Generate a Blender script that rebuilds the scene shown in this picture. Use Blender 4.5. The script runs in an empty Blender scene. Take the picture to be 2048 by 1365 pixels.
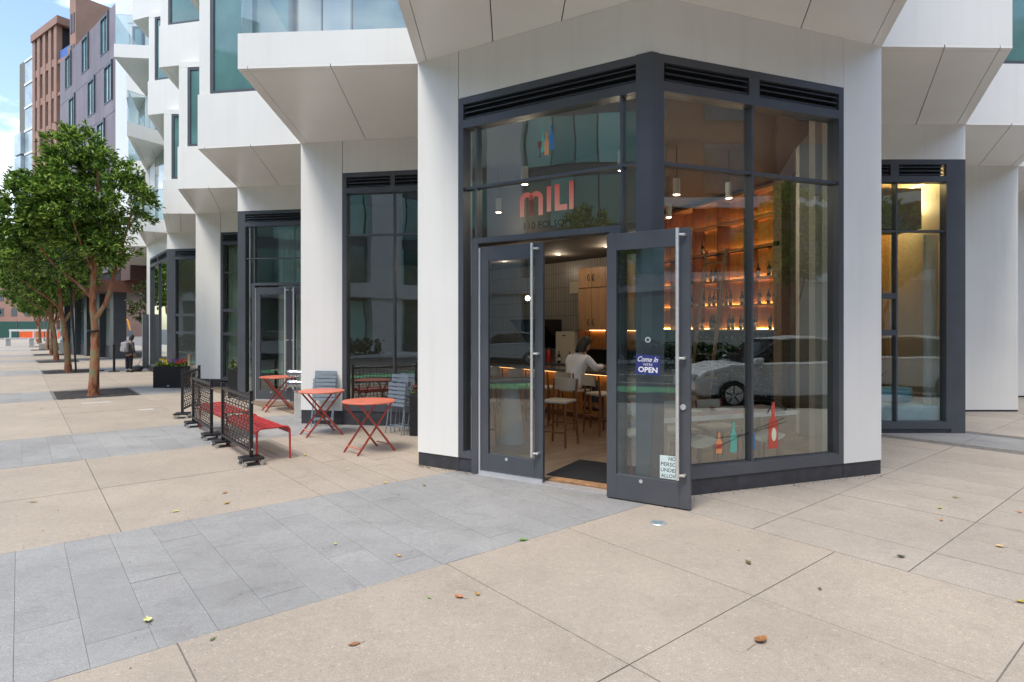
import bpy, math, random
from mathutils import Vector, Matrix, noise
random.seed(7)
S = bpy.context.scene
COL = S.collection
R = math.radians
# ---------------------------------------------------------------- camera, world, sun, exposure
cam = bpy.data.cameras.new('camera'); camo = bpy.data.objects.new('camera', cam); COL.objects.link(camo)
cam.sensor_width = 36; cam.lens = 36*1200/2048; cam.shift_y = -26.5/2048
cam.clip_start = .05; cam.clip_end = 2000
camo.location = (0, 0, 1.75); camo.rotation_euler = (R(90), 0, 0)
S.camera = camo
SUN_EL, SUN_AZ = 62, 212
w = bpy.data.worlds.new('World'); S.world = w; w.use_nodes = True
nt = w.node_tree; nt.nodes.clear()
def N(t, ty, **k):
    n = t.nodes.new(ty)
    for a, b in k.items(): setattr(n, a, b)
    return n
out = N(nt, 'ShaderNodeOutputWorld'); bg = N(nt, 'ShaderNodeBackground'); sky = N(nt, 'ShaderNodeTexSky')
sky.sky_type = 'NISHITA'; sky.sun_disc = False; sky.sun_elevation = R(SUN_EL); sky.sun_rotation = R(SUN_AZ)
sky.air_density = 1.2; sky.dust_density = 1.2; sky.ozone_density = 1.2
bg.inputs[1].default_value = 0.14
tc = N(nt, 'ShaderNodeTexCoord'); mp = N(nt, 'ShaderNodeMapping'); mp.inputs['Scale'].default_value = (1.6, 1.6, 4.5)
nz = N(nt, 'ShaderNodeTexNoise'); nz.inputs['Scale'].default_value = 1.7; nz.inputs['Detail'].default_value = 8; nz.inputs['Roughness'].default_value = .58
rp = N(nt, 'ShaderNodeValToRGB'); rp.color_ramp.elements[0].position = .50; rp.color_ramp.elements[1].position = .70; mp.inputs['Location'].default_value = (.35, .1, .55)
mx = N(nt, 'ShaderNodeMixRGB'); mx.inputs[2].default_value = (10.5, 10.8, 11.3, 1)
nt.links.new(tc.outputs['Generated'], mp.inputs[0]); nt.links.new(mp.outputs[0], nz.inputs[0]); nt.links.new(nz.outputs[0], rp.inputs[0])
nt.links.new(rp.outputs[0], mx.inputs[0]); nt.links.new(sky.outputs[0], mx.inputs[1])
nt.links.new(mx.outputs[0], bg.inputs[0]); nt.links.new(bg.outputs[0], out.inputs[0])
sl = bpy.data.lights.new('sun', 'SUN'); so = bpy.data.objects.new('sun', sl); COL.objects.link(so)
sl.energy = 1.5; sl.angle = R(20); sl.color = (1, .93, .83)
sd = Vector((math.sin(R(SUN_AZ))*math.cos(R(SUN_EL)), math.cos(R(SUN_AZ))*math.cos(R(SUN_EL)), math.sin(R(SUN_EL))))
so.rotation_euler = sd.to_track_quat('Z', 'Y').to_euler(); so.location = sd*60
S.view_settings.view_transform = 'Standard'; S.view_settings.look = 'None'
S.view_settings.exposure = 1.0; S.view_settings.gamma = 1
S.render.engine = 'CYCLES'
cy = S.cycles; cy.max_bounces = 10; cy.diffuse_bounces = 7; cy.glossy_bounces = 4; cy.transmission_bounces = 4
cy.transparent_max_bounces = 24; cy.caustics_reflective = False; cy.caustics_refractive = False
cy.use_denoising = True; cy.sample_clamp_indirect = 4

# ---------------------------------------------------------------- site frame: u down the street, v towards the building
C0 = Vector((-1.2, 7.65)); D1 = Vector((-.635, .773)); D2 = Vector((.773, .635))
ANG = math.atan2(D1.y, D1.x)
def W(u, v): return C0 + D1*u + D2*v
def UV(x, y):
    p = Vector((x, y))-C0; return p.dot(D1), p.dot(D2)

# ---------------------------------------------------------------- materials
MATS = {}
def mat(name, col, rough=.5, metal=0., var=.05, scale=6., bump=0., bscale=None, spec=.5, rand=0., emit=None, estr=0.):
    if name in MATS: return MATS[name]
    m = bpy.data.materials.new(name); m.use_nodes = True; t = m.node_tree; b = t.nodes['Principled BSDF']
    b.inputs['Roughness'].default_value = rough; b.inputs['Metallic'].default_value = metal
    b.inputs['Specular IOR Level'].default_value = spec
    g = N(t, 'ShaderNodeNewGeometry'); n1 = N(t, 'ShaderNodeTexNoise'); n1.inputs['Scale'].default_value = scale
    n1.inputs['Detail'].default_value = 6; t.links.new(g.outputs['Position'], n1.inputs['Vector'])
    mr = N(t, 'ShaderNodeMapRange'); mr.inputs['From Min'].default_value = .3; mr.inputs['From Max'].default_value = .7
    mr.inputs['To Min'].default_value = 1-var; mr.inputs['To Max'].default_value = 1+var
    t.links.new(n1.outputs[0], mr.inputs[0])
    v = N(t, 'ShaderNodeHueSaturation'); v.inputs['Color'].default_value = (*col, 1)
    fac = mr.outputs[0]
    if rand:
        oi = N(t, 'ShaderNodeObjectInfo'); m2 = N(t, 'ShaderNodeMapRange')
        m2.inputs['To Min'].default_value = 1-rand; m2.inputs['To Max'].default_value = 1+rand
        t.links.new(oi.outputs['Random'], m2.inputs[0]); mu = N(t, 'ShaderNodeMath', operation='MULTIPLY')
        t.links.new(m2.outputs[0], mu.inputs[0]); t.links.new(fac, mu.inputs[1]); fac = mu.outputs[0]
    t.links.new(fac, v.inputs['Value']); t.links.new(v.outputs[0], b.inputs['Base Color'])
    if bump:
        n2 = N(t, 'ShaderNodeTexNoise'); n2.inputs['Scale'].default_value = bscale or scale*5; n2.inputs['Detail'].default_value = 4
        t.links.new(g.outputs['Position'], n2.inputs['Vector'])
        bp = N(t, 'ShaderNodeBump'); bp.inputs['Strength'].default_value = bump; bp.inputs['Distance'].default_value = .01
        t.links.new(n2.outputs[0], bp.inputs['Height']); t.links.new(bp.outputs[0], b.inputs['Normal'])
    if emit:
        b.inputs['Emission Color'].default_value = (*emit, 1); b.inputs['Emission Strength'].default_value = estr
    MATS[name] = m; return m
def stone(name, c1, c2, c3, speck=170, stain=.12, rand=.04):
    """exposed-aggregate / granite: fine grains of three tones, broad wear stains"""
    m = bpy.data.materials.new(name); m.use_nodes = True; t = m.node_tree; b = t.nodes['Principled BSDF']
    b.inputs['Roughness'].default_value = .82; b.inputs['Specular IOR Level'].default_value = .3
    g = N(t, 'ShaderNodeNewGeometry')
    n1 = N(t, 'ShaderNodeTexNoise'); n1.inputs['Scale'].default_value = speck; n1.inputs['Detail'].default_value = 3; n1.inputs['Roughness'].default_value = .7
    vo = N(t, 'ShaderNodeTexVoronoi'); vo.inputs['Scale'].default_value = speck*.55
    n3 = N(t, 'ShaderNodeTexNoise'); n3.inputs['Scale'].default_value = .9; n3.inputs['Detail'].default_value = 7; n3.inputs['Roughness'].default_value = .62
    n4 = N(t, 'ShaderNodeTexNoise'); n4.inputs['Scale'].default_value = 22; n4.inputs['Detail'].default_value = 5
    for n in (n1, vo, n3, n4): t.links.new(g.outputs['Position'], n.inputs['Vector'])
    r1 = N(t, 'ShaderNodeValToRGB'); e = r1.color_ramp.elements
    e[0].position = .33; e[0].color = (*c2, 1); e[1].position = .68; e[1].color = (*c3, 1)
    k = e.new(.5); k.color = (*c1, 1)
    t.links.new(n1.outputs[0], r1.inputs[0])
    # odd pale or dark pebble
    r2 = N(t, 'ShaderNodeValToRGB'); f = r2.color_ramp.elements; f[0].position = .0; f[0].color = (.75, .75, .75, 1); f[1].position = .05; f[1].color = (1, 1, 1, 1)
    x = f.new(.93); x.color = (1, 1, 1, 1); y = f.new(1); y.color = (1.35, 1.35, 1.35, 1)
    sp = N(t, 'ShaderNodeSeparateColor'); t.links.new(vo.outputs['Color'], sp.inputs[0]); t.links.new(sp.outputs[0], r2.inputs[0])
    m1 = N(t, 'ShaderNodeMixRGB', blend_type='MULTIPLY'); m1.inputs[0].default_value = .65
    t.links.new(r1.outputs[0], m1.inputs[1]); t.links.new(r2.outputs[0], m1.inputs[2])
    mr = N(t, 'ShaderNodeMapRange'); mr.inputs['From Min'].default_value = .3; mr.inputs['From Max'].default_value = .72
    mr.inputs['To Min'].default_value = 1+stain*.6; mr.inputs['To Max'].default_value = 1-stain; t.links.new(n3.outputs[0], mr.inputs[0])
    mr4 = N(t, 'ShaderNodeMapRange'); mr4.inputs['From Min'].default_value = .3; mr4.inputs['From Max'].default_value = .7
    mr4.inputs['To Min'].default_value = .95; mr4.inputs['To Max'].default_value = 1.05; t.links.new(n4.outputs[0], mr4.inputs[0])
    oi = N(t, 'ShaderNodeObjectInfo'); m2 = N(t, 'ShaderNodeMapRange'); m2.inputs['To Min'].default_value = 1-rand; m2.inputs['To Max'].default_value = 1+rand
    t.links.new(oi.outputs['Random'], m2.inputs[0])
    a = N(t, 'ShaderNodeMath', operation='MULTIPLY'); a2 = N(t, 'ShaderNodeMath', operation='MULTIPLY')
    t.links.new(mr.outputs[0], a.inputs[0]); t.links.new(m2.outputs[0], a.inputs[1]); t.links.new(a.outputs[0], a2.inputs[0]); t.links.new(mr4.outputs[0], a2.inputs[1])
    v2 = N(t, 'ShaderNodeTexVoronoi'); v2.inputs['Scale'].default_value = 1.9; t.links.new(g.outputs['Position'], v2.inputs['Vector'])
    m5 = N(t, 'ShaderNodeMapRange'); m5.inputs['From Min'].default_value = .022; m5.inputs['From Max'].default_value = .032; m5.inputs['To Min'].default_value = .80; m5.inputs['To Max'].default_value = 1
    t.links.new(v2.outputs['Distance'], m5.inputs[0]); n6 = N(t, 'ShaderNodeTexNoise'); n6.inputs['Scale'].default_value = 3.3; n6.inputs['Detail'].default_value = 9; n6.inputs['Roughness'].default_value = .72; n6.inputs['Distortion'].default_value = .8
    t.links.new(g.outputs['Position'], n6.inputs['Vector']); m6 = N(t, 'ShaderNodeMapRange'); m6.inputs['From Min'].default_value = .52; m6.inputs['From Max'].default_value = .75; m6.inputs['To Min'].default_value = 1; m6.inputs['To Max'].default_value = 1-stain*1.1
    t.links.new(n6.outputs[0], m6.inputs[0]); b1 = N(t, 'ShaderNodeMath', operation='MULTIPLY'); b2 = N(t, 'ShaderNodeMath', operation='MULTIPLY')
    t.links.new(m5.outputs[0], b1.inputs[0]); t.links.new(m6.outputs[0], b1.inputs[1]); t.links.new(b1.outputs[0], b2.inputs[0]); t.links.new(a2.outputs[0], b2.inputs[1])
    hs = N(t, 'ShaderNodeHueSaturation'); t.links.new(m1.outputs[0], hs.inputs['Color']); t.links.new(b2.outputs[0], hs.inputs['Value'])
    t.links.new(hs.outputs[0], b.inputs['Base Color'])
    bp = N(t, 'ShaderNodeBump'); bp.inputs['Strength'].default_value = .35; bp.inputs['Distance'].default_value = .004
    t.links.new(n1.outputs[0], bp.inputs['Height']); t.links.new(bp.outputs[0], b.inputs['Normal'])
    return m
def glass(name, tint=(.88, .915, .905), k=2.8, base=.10, wav=.0009):
    m = bpy.data.materials.new(name); m.use_nodes = True; t = m.node_tree; t.nodes.clear()
    o = N(t, 'ShaderNodeOutputMaterial'); tr = N(t, 'ShaderNodeBsdfTransparent'); tr.inputs[0].default_value = (*tint, 1)
    gl = N(t, 'ShaderNodeBsdfGlossy'); gl.inputs['Roughness'].default_value = .0; gl.inputs[0].default_value = (.93, 1, .97, 1)
    fr = N(t, 'ShaderNodeFresnel'); fr.inputs[0].default_value = 1.5
    ma = N(t, 'ShaderNodeMath', operation='MULTIPLY_ADD'); ma.inputs[1].default_value = k; ma.inputs[2].default_value = base; ma.use_clamp = True; ge = N(t, 'ShaderNodeNewGeometry'); sb_ = N(t, 'ShaderNodeMath', operation='SUBTRACT'); sb_.inputs[0].default_value = 1; mm_ = N(t, 'ShaderNodeMath', operation='MULTIPLY'); t.links.new(ge.outputs['Backfacing'], sb_.inputs[1])
    mi = N(t, 'ShaderNodeMixShader'); t.links.new(fr.outputs[0], ma.inputs[0]); t.links.new(ma.outputs[0], mm_.inputs[0]); t.links.new(sb_.outputs[0], mm_.inputs[1]); t.links.new(mm_.outputs[0], mi.inputs[0])
    t.links.new(tr.outputs[0], mi.inputs[1]); t.links.new(gl.outputs[0], mi.inputs[2]); t.links.new(mi.outputs[0], o.inputs[0])
    if wav:
        g = N(t, 'ShaderNodeNewGeometry'); n = N(t, 'ShaderNodeTexNoise'); n.inputs['Scale'].default_value = 1.6; n.inputs['Detail'].default_value = 1
        t.links.new(g.outputs['Position'], n.inputs['Vector']); bp = N(t, 'ShaderNodeBump'); bp.inputs['Distance'].default_value = wav*12; bp.inputs['Strength'].default_value = 1
        t.links.new(n.outputs[0], bp.inputs['Height']); t.links.new(bp.outputs[0], gl.inputs['Normal'])
    return m
def leafmat(name, c1, c2, c3):
    m = bpy.data.materials.new(name); m.use_nodes = True; t = m.node_tree; b = t.nodes['Principled BSDF']
    g = N(t, 'ShaderNodeNewGeometry'); r = N(t, 'ShaderNodeValToRGB'); e = r.color_ramp.elements
    e[0].color = (*c1, 1); e[1].color = (*c3, 1); k = e.new(.48); k.color = (*c2, 1)
    t.links.new(g.outputs['Random Per Island'], r.inputs[0]); t.links.new(r.outputs[0], b.inputs['Base Color'])
    b.inputs['Roughness'].default_value = .42; b.inputs['Specular IOR Level'].default_value = .45
    tl = N(t, 'ShaderNodeBsdfTranslucent'); t.links.new(r.outputs[0], tl.inputs[0]); mi = N(t, 'ShaderNodeMixShader'); mi.inputs[0].default_value = .25
    o = t.nodes['Material Output']; t.links.new(b.outputs[0], mi.inputs[1]); t.links.new(tl.outputs[0], mi.inputs[2]); t.links.new(mi.outputs[0], o.inputs[0])
    return m
def wood(name, c1, c2, scale=3, axis=2, rough=.45, rand=.1):
    m = bpy.data.materials.new(name); m.use_nodes = True; t = m.node_tree; b = t.nodes['Principled BSDF']
    b.inputs['Roughness'].default_value = rough
    tcx = N(t, 'ShaderNodeTexCoord'); mpp = N(t, 'ShaderNodeMapping'); sc = [scale*6]*3; sc[axis] = scale*.5; mpp.inputs['Scale'].default_value = sc
    n1 = N(t, 'ShaderNodeTexNoise'); n1.inputs['Scale'].default_value = 1; n1.inputs['Detail'].default_value = 6; n1.inputs['Distortion'].default_value = .6
    t.links.new(tcx.outputs['Object'], mpp.inputs[0]); t.links.new(mpp.outputs[0], n1.inputs[0])
    r = N(t, 'ShaderNodeValToRGB'); r.color_ramp.elements[0].color = (*c1, 1); r.color_ramp.elements[1].color = (*c2, 1)
    r.color_ramp.elements[0].position = .35; r.color_ramp.elements[1].position = .65
    t.links.new(n1.outputs[0], r.inputs[0])
    oi = N(t, 'ShaderNodeObjectInfo'); m2 = N(t, 'ShaderNodeMapRange'); m2.inputs['To Min'].default_value = 1-rand; m2.inputs['To Max'].default_value = 1+rand
    t.links.new(oi.outputs['Random'], m2.inputs[0]); hs = N(t, 'ShaderNodeHueSaturation'); t.links.new(r.outputs[0], hs.inputs['Color']); t.links.new(m2.outputs[0], hs.inputs['Value'])
    t.links.new(hs.outputs[0], b.inputs['Base Color']); return m

m_white = mat('white_panel', (.78, .775, .745), .38, var=.022, scale=1.3, bump=.02, bscale=3)
t = m_white.node_tree; g = N(t, 'ShaderNodeNewGeometry'); mpp = N(t, 'ShaderNodeMapping'); mpp.inputs['Scale'].default_value = (9, 9, .35); n_ = N(t, 'ShaderNodeTexNoise'); n_.inputs['Scale'].default_value = 1; n_.inputs['Detail'].default_value = 6
t.links.new(g.outputs['Position'], mpp.inputs[0]); t.links.new(mpp.outputs[0], n_.inputs[0]); mr = N(t, 'ShaderNodeMapRange'); mr.inputs['From Min'].default_value = .5; mr.inputs['From Max'].default_value = .8; mr.inputs['To Min'].default_value = 1; mr.inputs['To Max'].default_value = .95
t.links.new(n_.outputs[0], mr.inputs[0]); b = t.nodes['Principled BSDF']; src = b.inputs['Base Color'].links[0].from_socket; hv = N(t, 'ShaderNodeHueSaturation'); t.links.new(src, hv.inputs['Color']); t.links.new(mr.outputs[0], hv.inputs['Value']); t.links.new(hv.outputs[0], b.inputs['Base Color'])
m_soffit = mat('soffit_panel', (.83, .82, .79), .33, var=.02, scale=1.2)
m_dark = mat('charcoal_metal', (.098, .106, .122), .42, .35, var=.08, scale=3)
m_dark2 = mat('black_gap', (.012, .012, .014), .7)
m_base = mat('dark_stone_base', (.04, .042, .05), .5, var=.25, scale=9, bump=.1)
m_steel = mat('brushed_steel', (.82, .81, .78), .42, .85, var=.08, scale=30)
m_alu = mat('bright_aluminium', (.75, .76, .8), .35, .7, var=.05)
m_chrome = mat('chrome', (.55, .55, .57), .14, 1., var=.03)
m_black = mat('black_powder_coat', (.013, .013, .015), .42, var=.2, scale=20)
m_red = mat('red_powder_coat', (.46, .028, .028), .38, var=.16, scale=14)
m_coral = mat('coral_table_top', (.64, .17, .10), .42, var=.06, scale=9)
m_rustred = mat('rust_red_metal', (.33, .05, .03), .4, var=.12, scale=12)
m_bluegrey = mat('blue_grey_metal', (.20, .245, .285), .42, var=.07, scale=12)
m_slab = stone('beige_aggregate', (.375, .318, .255), (.285, .24, .193), (.475, .415, .345), 150, .13)
m_slab2 = stone('pale_aggregate', (.38, .33, .275), (.288, .25, .207), (.48, .43, .37), 150, .13)
m_tile = stone('grey_granite', (.292, .288, .278), (.196, .193, .187), (.42, .415, .40), 210, .2, .05)
m_mortar = mat('dark_joint', (.17, .155, .14), .95, var=.3, scale=12)
m_glass = glass('shop_glass', wav=.00012)
m_doorglass = glass('door_glass', (.92, .95, .95), 2.4, .05, .00008)
m_clear = glass('clear_glass', (.93, .96, .96), 1., 0, 0)
m_rail = glass('balustrade_glass', (.80, .86, .88), 1.6, .06, 0)
m_teal = mat('teal_reflection_glazing', (.10, .21, .205), .05, 0, var=.35, scale=.9, spec=1.)  # opaque glazing; teal reflection of the green tower put into its base colour
m_frost = mat('frosted_glass', (.42, .47, .43), .2, 0, var=.08, scale=1)
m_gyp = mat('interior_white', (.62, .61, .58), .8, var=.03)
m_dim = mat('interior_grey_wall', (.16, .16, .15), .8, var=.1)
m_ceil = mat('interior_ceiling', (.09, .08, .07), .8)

# ---------------------------------------------------------------- mesh builder and tagging
OFF = {}
class MB:
    def __init__(s): s.v = []; s.f = []
    def add(s, vs, fs):
        b = len(s.v); s.v += [tuple(x) for x in vs]; s.f += [tuple(i+b for i in f) for f in fs]; return s
    def corners(s, P):
        return s.add(P, [(0, 3, 2, 1), (4, 5, 6, 7), (0, 1, 5, 4), (1, 2, 6, 5), (2, 3, 7, 6), (3, 0, 4, 7)])
    def box(s, x0, x1, y0, y1, z0, z1, M=None):
        P = [(x0, y0, z0), (x1, y0, z0), (x1, y1, z0), (x0, y1, z0), (x0, y0, z1), (x1, y0, z1), (x1, y1, z1), (x0, y1, z1)]
        if M is not None: P = [M @ Vector(p) for p in P]
        return s.corners(P)
    def prism(s, poly, z0, z1):
        a = sum(poly[i][0]*poly[(i+1) % len(poly)][1]-poly[(i+1) % len(poly)][0]*poly[i][1] for i in range(len(poly)))
        if a < 0: poly = poly[::-1]
        n = len(poly); vs = [(p[0], p[1], z0) for p in poly]+[(p[0], p[1], z1) for p in poly]
        return s.add(vs, [tuple(range(n))[::-1], tuple(range(n, 2*n))]+[(i, (i+1) % n, n+(i+1) % n, n+i) for i in range(n)])
    def cyl(s, p0, p1, r0, r1=None, n=12, caps=True):
        p0 = Vector(p0); p1 = Vector(p1); r1 = r0 if r1 is None else r1
        d = (p1-p0).normalized(); a = d.orthogonal().normalized(); b = d.cross(a)
        vs = [p0+(a*math.cos(2*math.pi*i/n)+b*math.sin(2*math.pi*i/n))*r0 for i in range(n)]+[p1+(a*math.cos(2*math.pi*i/n)+b*math.sin(2*math.pi*i/n))*r1 for i in range(n)]
        fs = [(i, (i+1) % n, n+(i+1) % n, n+i) for i in range(n)]
        if caps: fs += [tuple(range(n))[::-1], tuple(range(n, 2*n))]
        return s.add(vs, fs)
    def tube(s, pts, r, n=8):
        pts = [Vector(p) for p in pts]; rr = r if isinstance(r, (list, tuple)) else [r]*len(pts)
        vs = []; a = None
        for i, p in enumerate(pts):
            d = (pts[min(i+1, len(pts)-1)]-pts[max(i-1, 0)]).normalized()
            if a is None: a = d.orthogonal().normalized()
            a = (a-d*a.dot(d)).normalized(); b = d.cross(a)
            vs += [p+(a*math.cos(2*math.pi*k/n)+b*math.sin(2*math.pi*k/n))*rr[i] for k in range(n)]
        fs = [(i*n+k, i*n+(k+1) % n, (i+1)*n+(k+1) % n, (i+1)*n+k) for i in range(len(pts)-1) for k in range(n)]
        fs += [tuple(range(n))[::-1], tuple(range((len(pts)-1)*n, len(pts)*n))]
        return s.add(vs, fs)
    def lathe(s, prof, c=(0, 0, 0), n=16):
        c = Vector(c); vs = []
        for r, z in prof: vs += [c+Vector((r*math.cos(2*math.pi*k/n), r*math.sin(2*math.pi*k/n), z)) for k in range(n)]
        fs = [(i*n+k, i*n+(k+1) % n, (i+1)*n+(k+1) % n, (i+1)*n+k) for i in range(len(prof)-1) for k in range(n)]
        fs += [tuple(range(n))[::-1], tuple(range((len(prof)-1)*n, len(prof)*n))]
        return s.add(vs, fs)
    def build(s, name, m, parent=None, smooth=False, bevel=0):
        n = len(s.v); cx = (min(v[0] for v in s.v)+max(v[0] for v in s.v))/2; cyy = (min(v[1] for v in s.v)+max(v[1] for v in s.v))/2; cz = min(v[2] for v in s.v)
        c = Vector((cx, cyy, cz)); me = bpy.data.meshes.new(name)
        me.from_pydata([Vector(v)-c for v in s.v], [], s.f); me.materials.append(m)
        if smooth:
            me.polygons.foreach_set('use_smooth', [True]*len(me.polygons))
            me.set_sharp_from_angle(angle=R(40))
        o = bpy.data.objects.new(name, me); COL.objects.link(o)
        if bevel:
            b = o.modifiers.new('bevel', 'BEVEL'); b.width = bevel; b.segments = 2; b.limit_method = 'ANGLE'
        OFF[o.name] = c
        if parent is not None: o.parent = parent; o.location = c-OFF[parent.name]
        else: o.location = c
        return o
class Fr:
    """frame on a facade facet: t along it, n outwards, z up"""
    def __init__(s, o, d, flip=False):
        s.o = Vector(o); s.d = Vector(d).normalized(); s.n = Vector((s.d.y, -s.d.x))*(-1 if flip else 1)
    def P(s, t, n, z): q = s.o+s.d*t+s.n*n; return (q.x, q.y, z)
    def box(s, mb, t0, t1, n0, n1, z0, z1):
        P = [s.P(t0, n0, z0), s.P(t1, n0, z0), s.P(t1, n1, z0), s.P(t0, n1, z0), s.P(t0, n0, z1), s.P(t1, n0, z1), s.P(t1, n1, z1), s.P(t0, n1, z1)]
        a, b, c = Vector(P[1])-Vector(P[0]), Vector(P[3])-Vector(P[0]), Vector((0, 0, 1))
        if a.cross(b).dot(c) < 0: P = [P[3], P[2], P[1], P[0], P[7], P[6], P[5], P[4]]
        return mb.corners(P)
def tag(o, label=None, cat=None, group=None, kind=None):
    if label: o['label'] = label
    if cat: o['category'] = cat
    if group: o['group'] = group
    if kind: o['kind'] = kind
    return o
def empty(name, loc=(0, 0, 0), rz=0, world=False):
    """world=True: children meshes are given in world coordinates"""
    o = bpy.data.objects.new(name, None); COL.objects.link(o); o.location = loc; o.rotation_euler[2] = rz; o.empty_display_size = .2
    OFF[o.name] = Vector(loc) if world else Vector((0, 0, 0)); return o
def copy_tree(o, loc=None, rz=None, label=None, parent=None, scale=None):
    c = o.copy(); COL.objects.link(c)
    if parent: c.parent = parent
    if loc is not None: c.location = loc
    if rz is not None: c.rotation_euler[2] = rz
    if scale: c.scale = (scale,)*3 if not isinstance(scale, tuple) else scale
    if label: c['label'] = label
    for ch in list(o.children): copy_tree(ch, parent=c)
    return c
def split(poly, p, d, gap=.006):
    """cut a convex polygon along the line p,d ; returns the two sides with a gap"""
    n = Vector((-d.y, d.x)).normalized()
    def clip(P, q, nn):
        o = []
        for i in range(len(P)):
            a, b = P[i], P[(i+1) % len(P)]; sa, sb = (a-q).dot(nn), (b-q).dot(nn)
            if sa >= 0: o.append(a)
            if sa*sb < 0: o.append(a+(b-a)*(sa/(sa-sb)))
        return o
    return clip(poly, p+n*gap, n), clip(poly, p-n*gap, -n)

# ================================================================ GROUND
g = MB(); g.box(-500, 500, -300, 700, -.6, -.14)
ground = tag(g.build('road', mat('asphalt', (.055, .056, .058), .9, var=.15, scale=2)), kind='structure')
def uvpoly(u0, u1, v0, v1): return [W(u0, v0), W(u1, v0), W(u1, v1), W(u0, v1)]
g = MB(); g.prism([tuple(p) for p in uvpoly(-9.4, 140, -7.0, 45)], -.30, -.006)
pave = tag(g.build('pavement', m_mortar), kind='structure')
OFFP = OFF[pave.name]
meshcache = {}
def slab(u0, u1, v0, v1, m, name, top=0., gap=.006, th=.05):
    du, dv = round(u1-u0-gap, 3), round(v1-v0-gap, 3)
    key = (du, dv, m.name, th)
    if key not in meshcache:
        q = MB(); q.box(-du/2, du/2, -dv/2, dv/2, -th, 0); me = bpy.data.meshes.new(name); me.from_pydata(q.v, [], q.f); me.materials.append(m); meshcache[key] = me
    o = bpy.data.objects.new(name, meshcache[key]); COL.objects.link(o); o.parent = pave
    c = W((u0+u1)/2, (v0+v1)/2); o.location = Vector((c.x, c.y, top))-OFFP; o.rotation_euler[2] = ANG
    return o
def jit(): return random.uniform(-.0012, .0012)
def grid(us, vs, m, name, skip=None, gap=.0075):
    for a, b in zip(us[:-1], us[1:]):
        for c, d in zip(vs[:-1], vs[1:]):
            if skip and skip((a+b)/2, (c+d)/2): continue
            slab(a, b, c, d, m, name, jit(), gap)
def planks(u0, u1, v0, v1, wv, ln, m, name, off, skip=None, gap=.0022):
    v = v0; k = 0
    while v < v1-.05:
        ve = min(v+wv, v1)
        cuts = [u0]; c = u0+off(k)
        while c < u1-.15:
            if c > u0+.15: cuts.append(c)
            c += ln
        cuts.append(u1)
        for a, b in zip(cuts[:-1], cuts[1:]):
            if not (skip and skip((a+b)/2, (v+ve)/2)): slab(a, b, v, ve, m, name, jit(), gap)
        v += wv; k += 1
offs = lambda L: (lambda k: (L*(1.0-((k*.34) % 1.0))))

VL = [-7.0, -5.0, -3.25, -1.49]
# front beige field
grid([-9.4, -7.2, -5.9, -4.65, -2.92], [-7.0, -5.0, -3.25, -1.48, -.22, 1.0], m_slab, 'paving_slab')
planks(-9.4, -2.92, 1.0, 4.0, .575, 5, m_slab2, 'paving_slab', lambda k: 0.0, skip=lambda u, v: True)
for a, b in ((-9.4, -7.3), (-7.3, -6.25), (-6.25, -5.15), (-5.15, -3.97), (-3.97, -2.92)):
    v = 1.0
    while v < 20:
        if not (7.0 < v+.28 < 8.2):
            slab(a, b, v, v+.575, m_slab2, 'paving_slab', jit(), .008)
        v += .575
for a, b in ((-9.4, -7.3), (-7.3, -6.25), (-6.25, -5.15), (-5.15, -3.97), (-3.97, -2.92)):
    for c in (7.035, 7.61): slab(a, b, c, c+.575, m_tile, 'granite_tile', .001, .006)
for a, b in ((-2.92, -2.0), (-2.0, -1.2)):
    v = 4.4
    while v < 10: slab(a, b, v, v+.575, m_slab2, 'paving_slab', jit(), .008); v += .575
# grey granite strips that cross the pavement
planks(-2.92, -.58, -7.0, 2.2, .305, 1.17, m_tile, 'granite_tile', offs(1.17))
planks(3.07, 5.5, -7.0, 2.2, .31, 1.2, m_tile, 'granite_tile', offs(1.2))
# beige between
grid([-.58, 1.22, 3.07], VL, m_slab, 'paving_slab'); planks(-.58, 3.07, -1.49, 2.2, .3, 1.83, m_slab, 'paving_slab', lambda k: .9+.3*(k % 3), gap=.004)
grid([5.5, 8.5, 11.55], VL, m_slab, 'paving_slab'); planks(5.5, 11.55, -1.49, 2.2, .6, 1.5, m_slab, 'paving_slab', lambda k: .75*(k % 2))
planks(11.55, 14.2, -7.0, -3.25, .62, 1.3, m_tile, 'granite_tile', offs(1.3))
planks(11.55, 14.2, -1.45, 2.2, .62, 1.3, m_tile, 'granite_tile', offs(1.3))
us = [14.2, 18.0, 22.0]; grid(us, VL+[.2, 2.2], m_slab, 'paving_slab')
planks(22.0, 24.9, -7.0, -3.25, .9, 3, m_tile, 'granite_tile', lambda k: 0); planks(22.0, 24.9, -1.45, 3.2, .9, 3, m_tile, 'granite_tile', lambda k: 0)
PITS = [(11.45, 13.95), (21.8, 24.2), (31.0, 33.4), (41.6, 44.0), (51.9, 54.3), (62.0, 64.4)]
def striprow(u0, u1, m, name): grid([u0, u1], [-7, -3.25], m, name); grid([u0, u1], [-1.45, 5.0], m, name)
grid([24.9, 28.5, 32.0], [-7, -3.25, -1.45, 5], m_slab, 'paving_slab', skip=lambda u, v: False)
for u0 in (32.0, 40.1, 52.0, 62.0, 76.0):
    striprow(u0, u0+3.1, m_tile, 'granite_tile')
prev = 35.1
for a in (40.1, 52.0, 62.0, 76.0, 110.0):
    grid([prev, a], [-7, -3.25, -1.45, 5], m_slab, 'paving_slab'); prev = a+3.1
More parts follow.
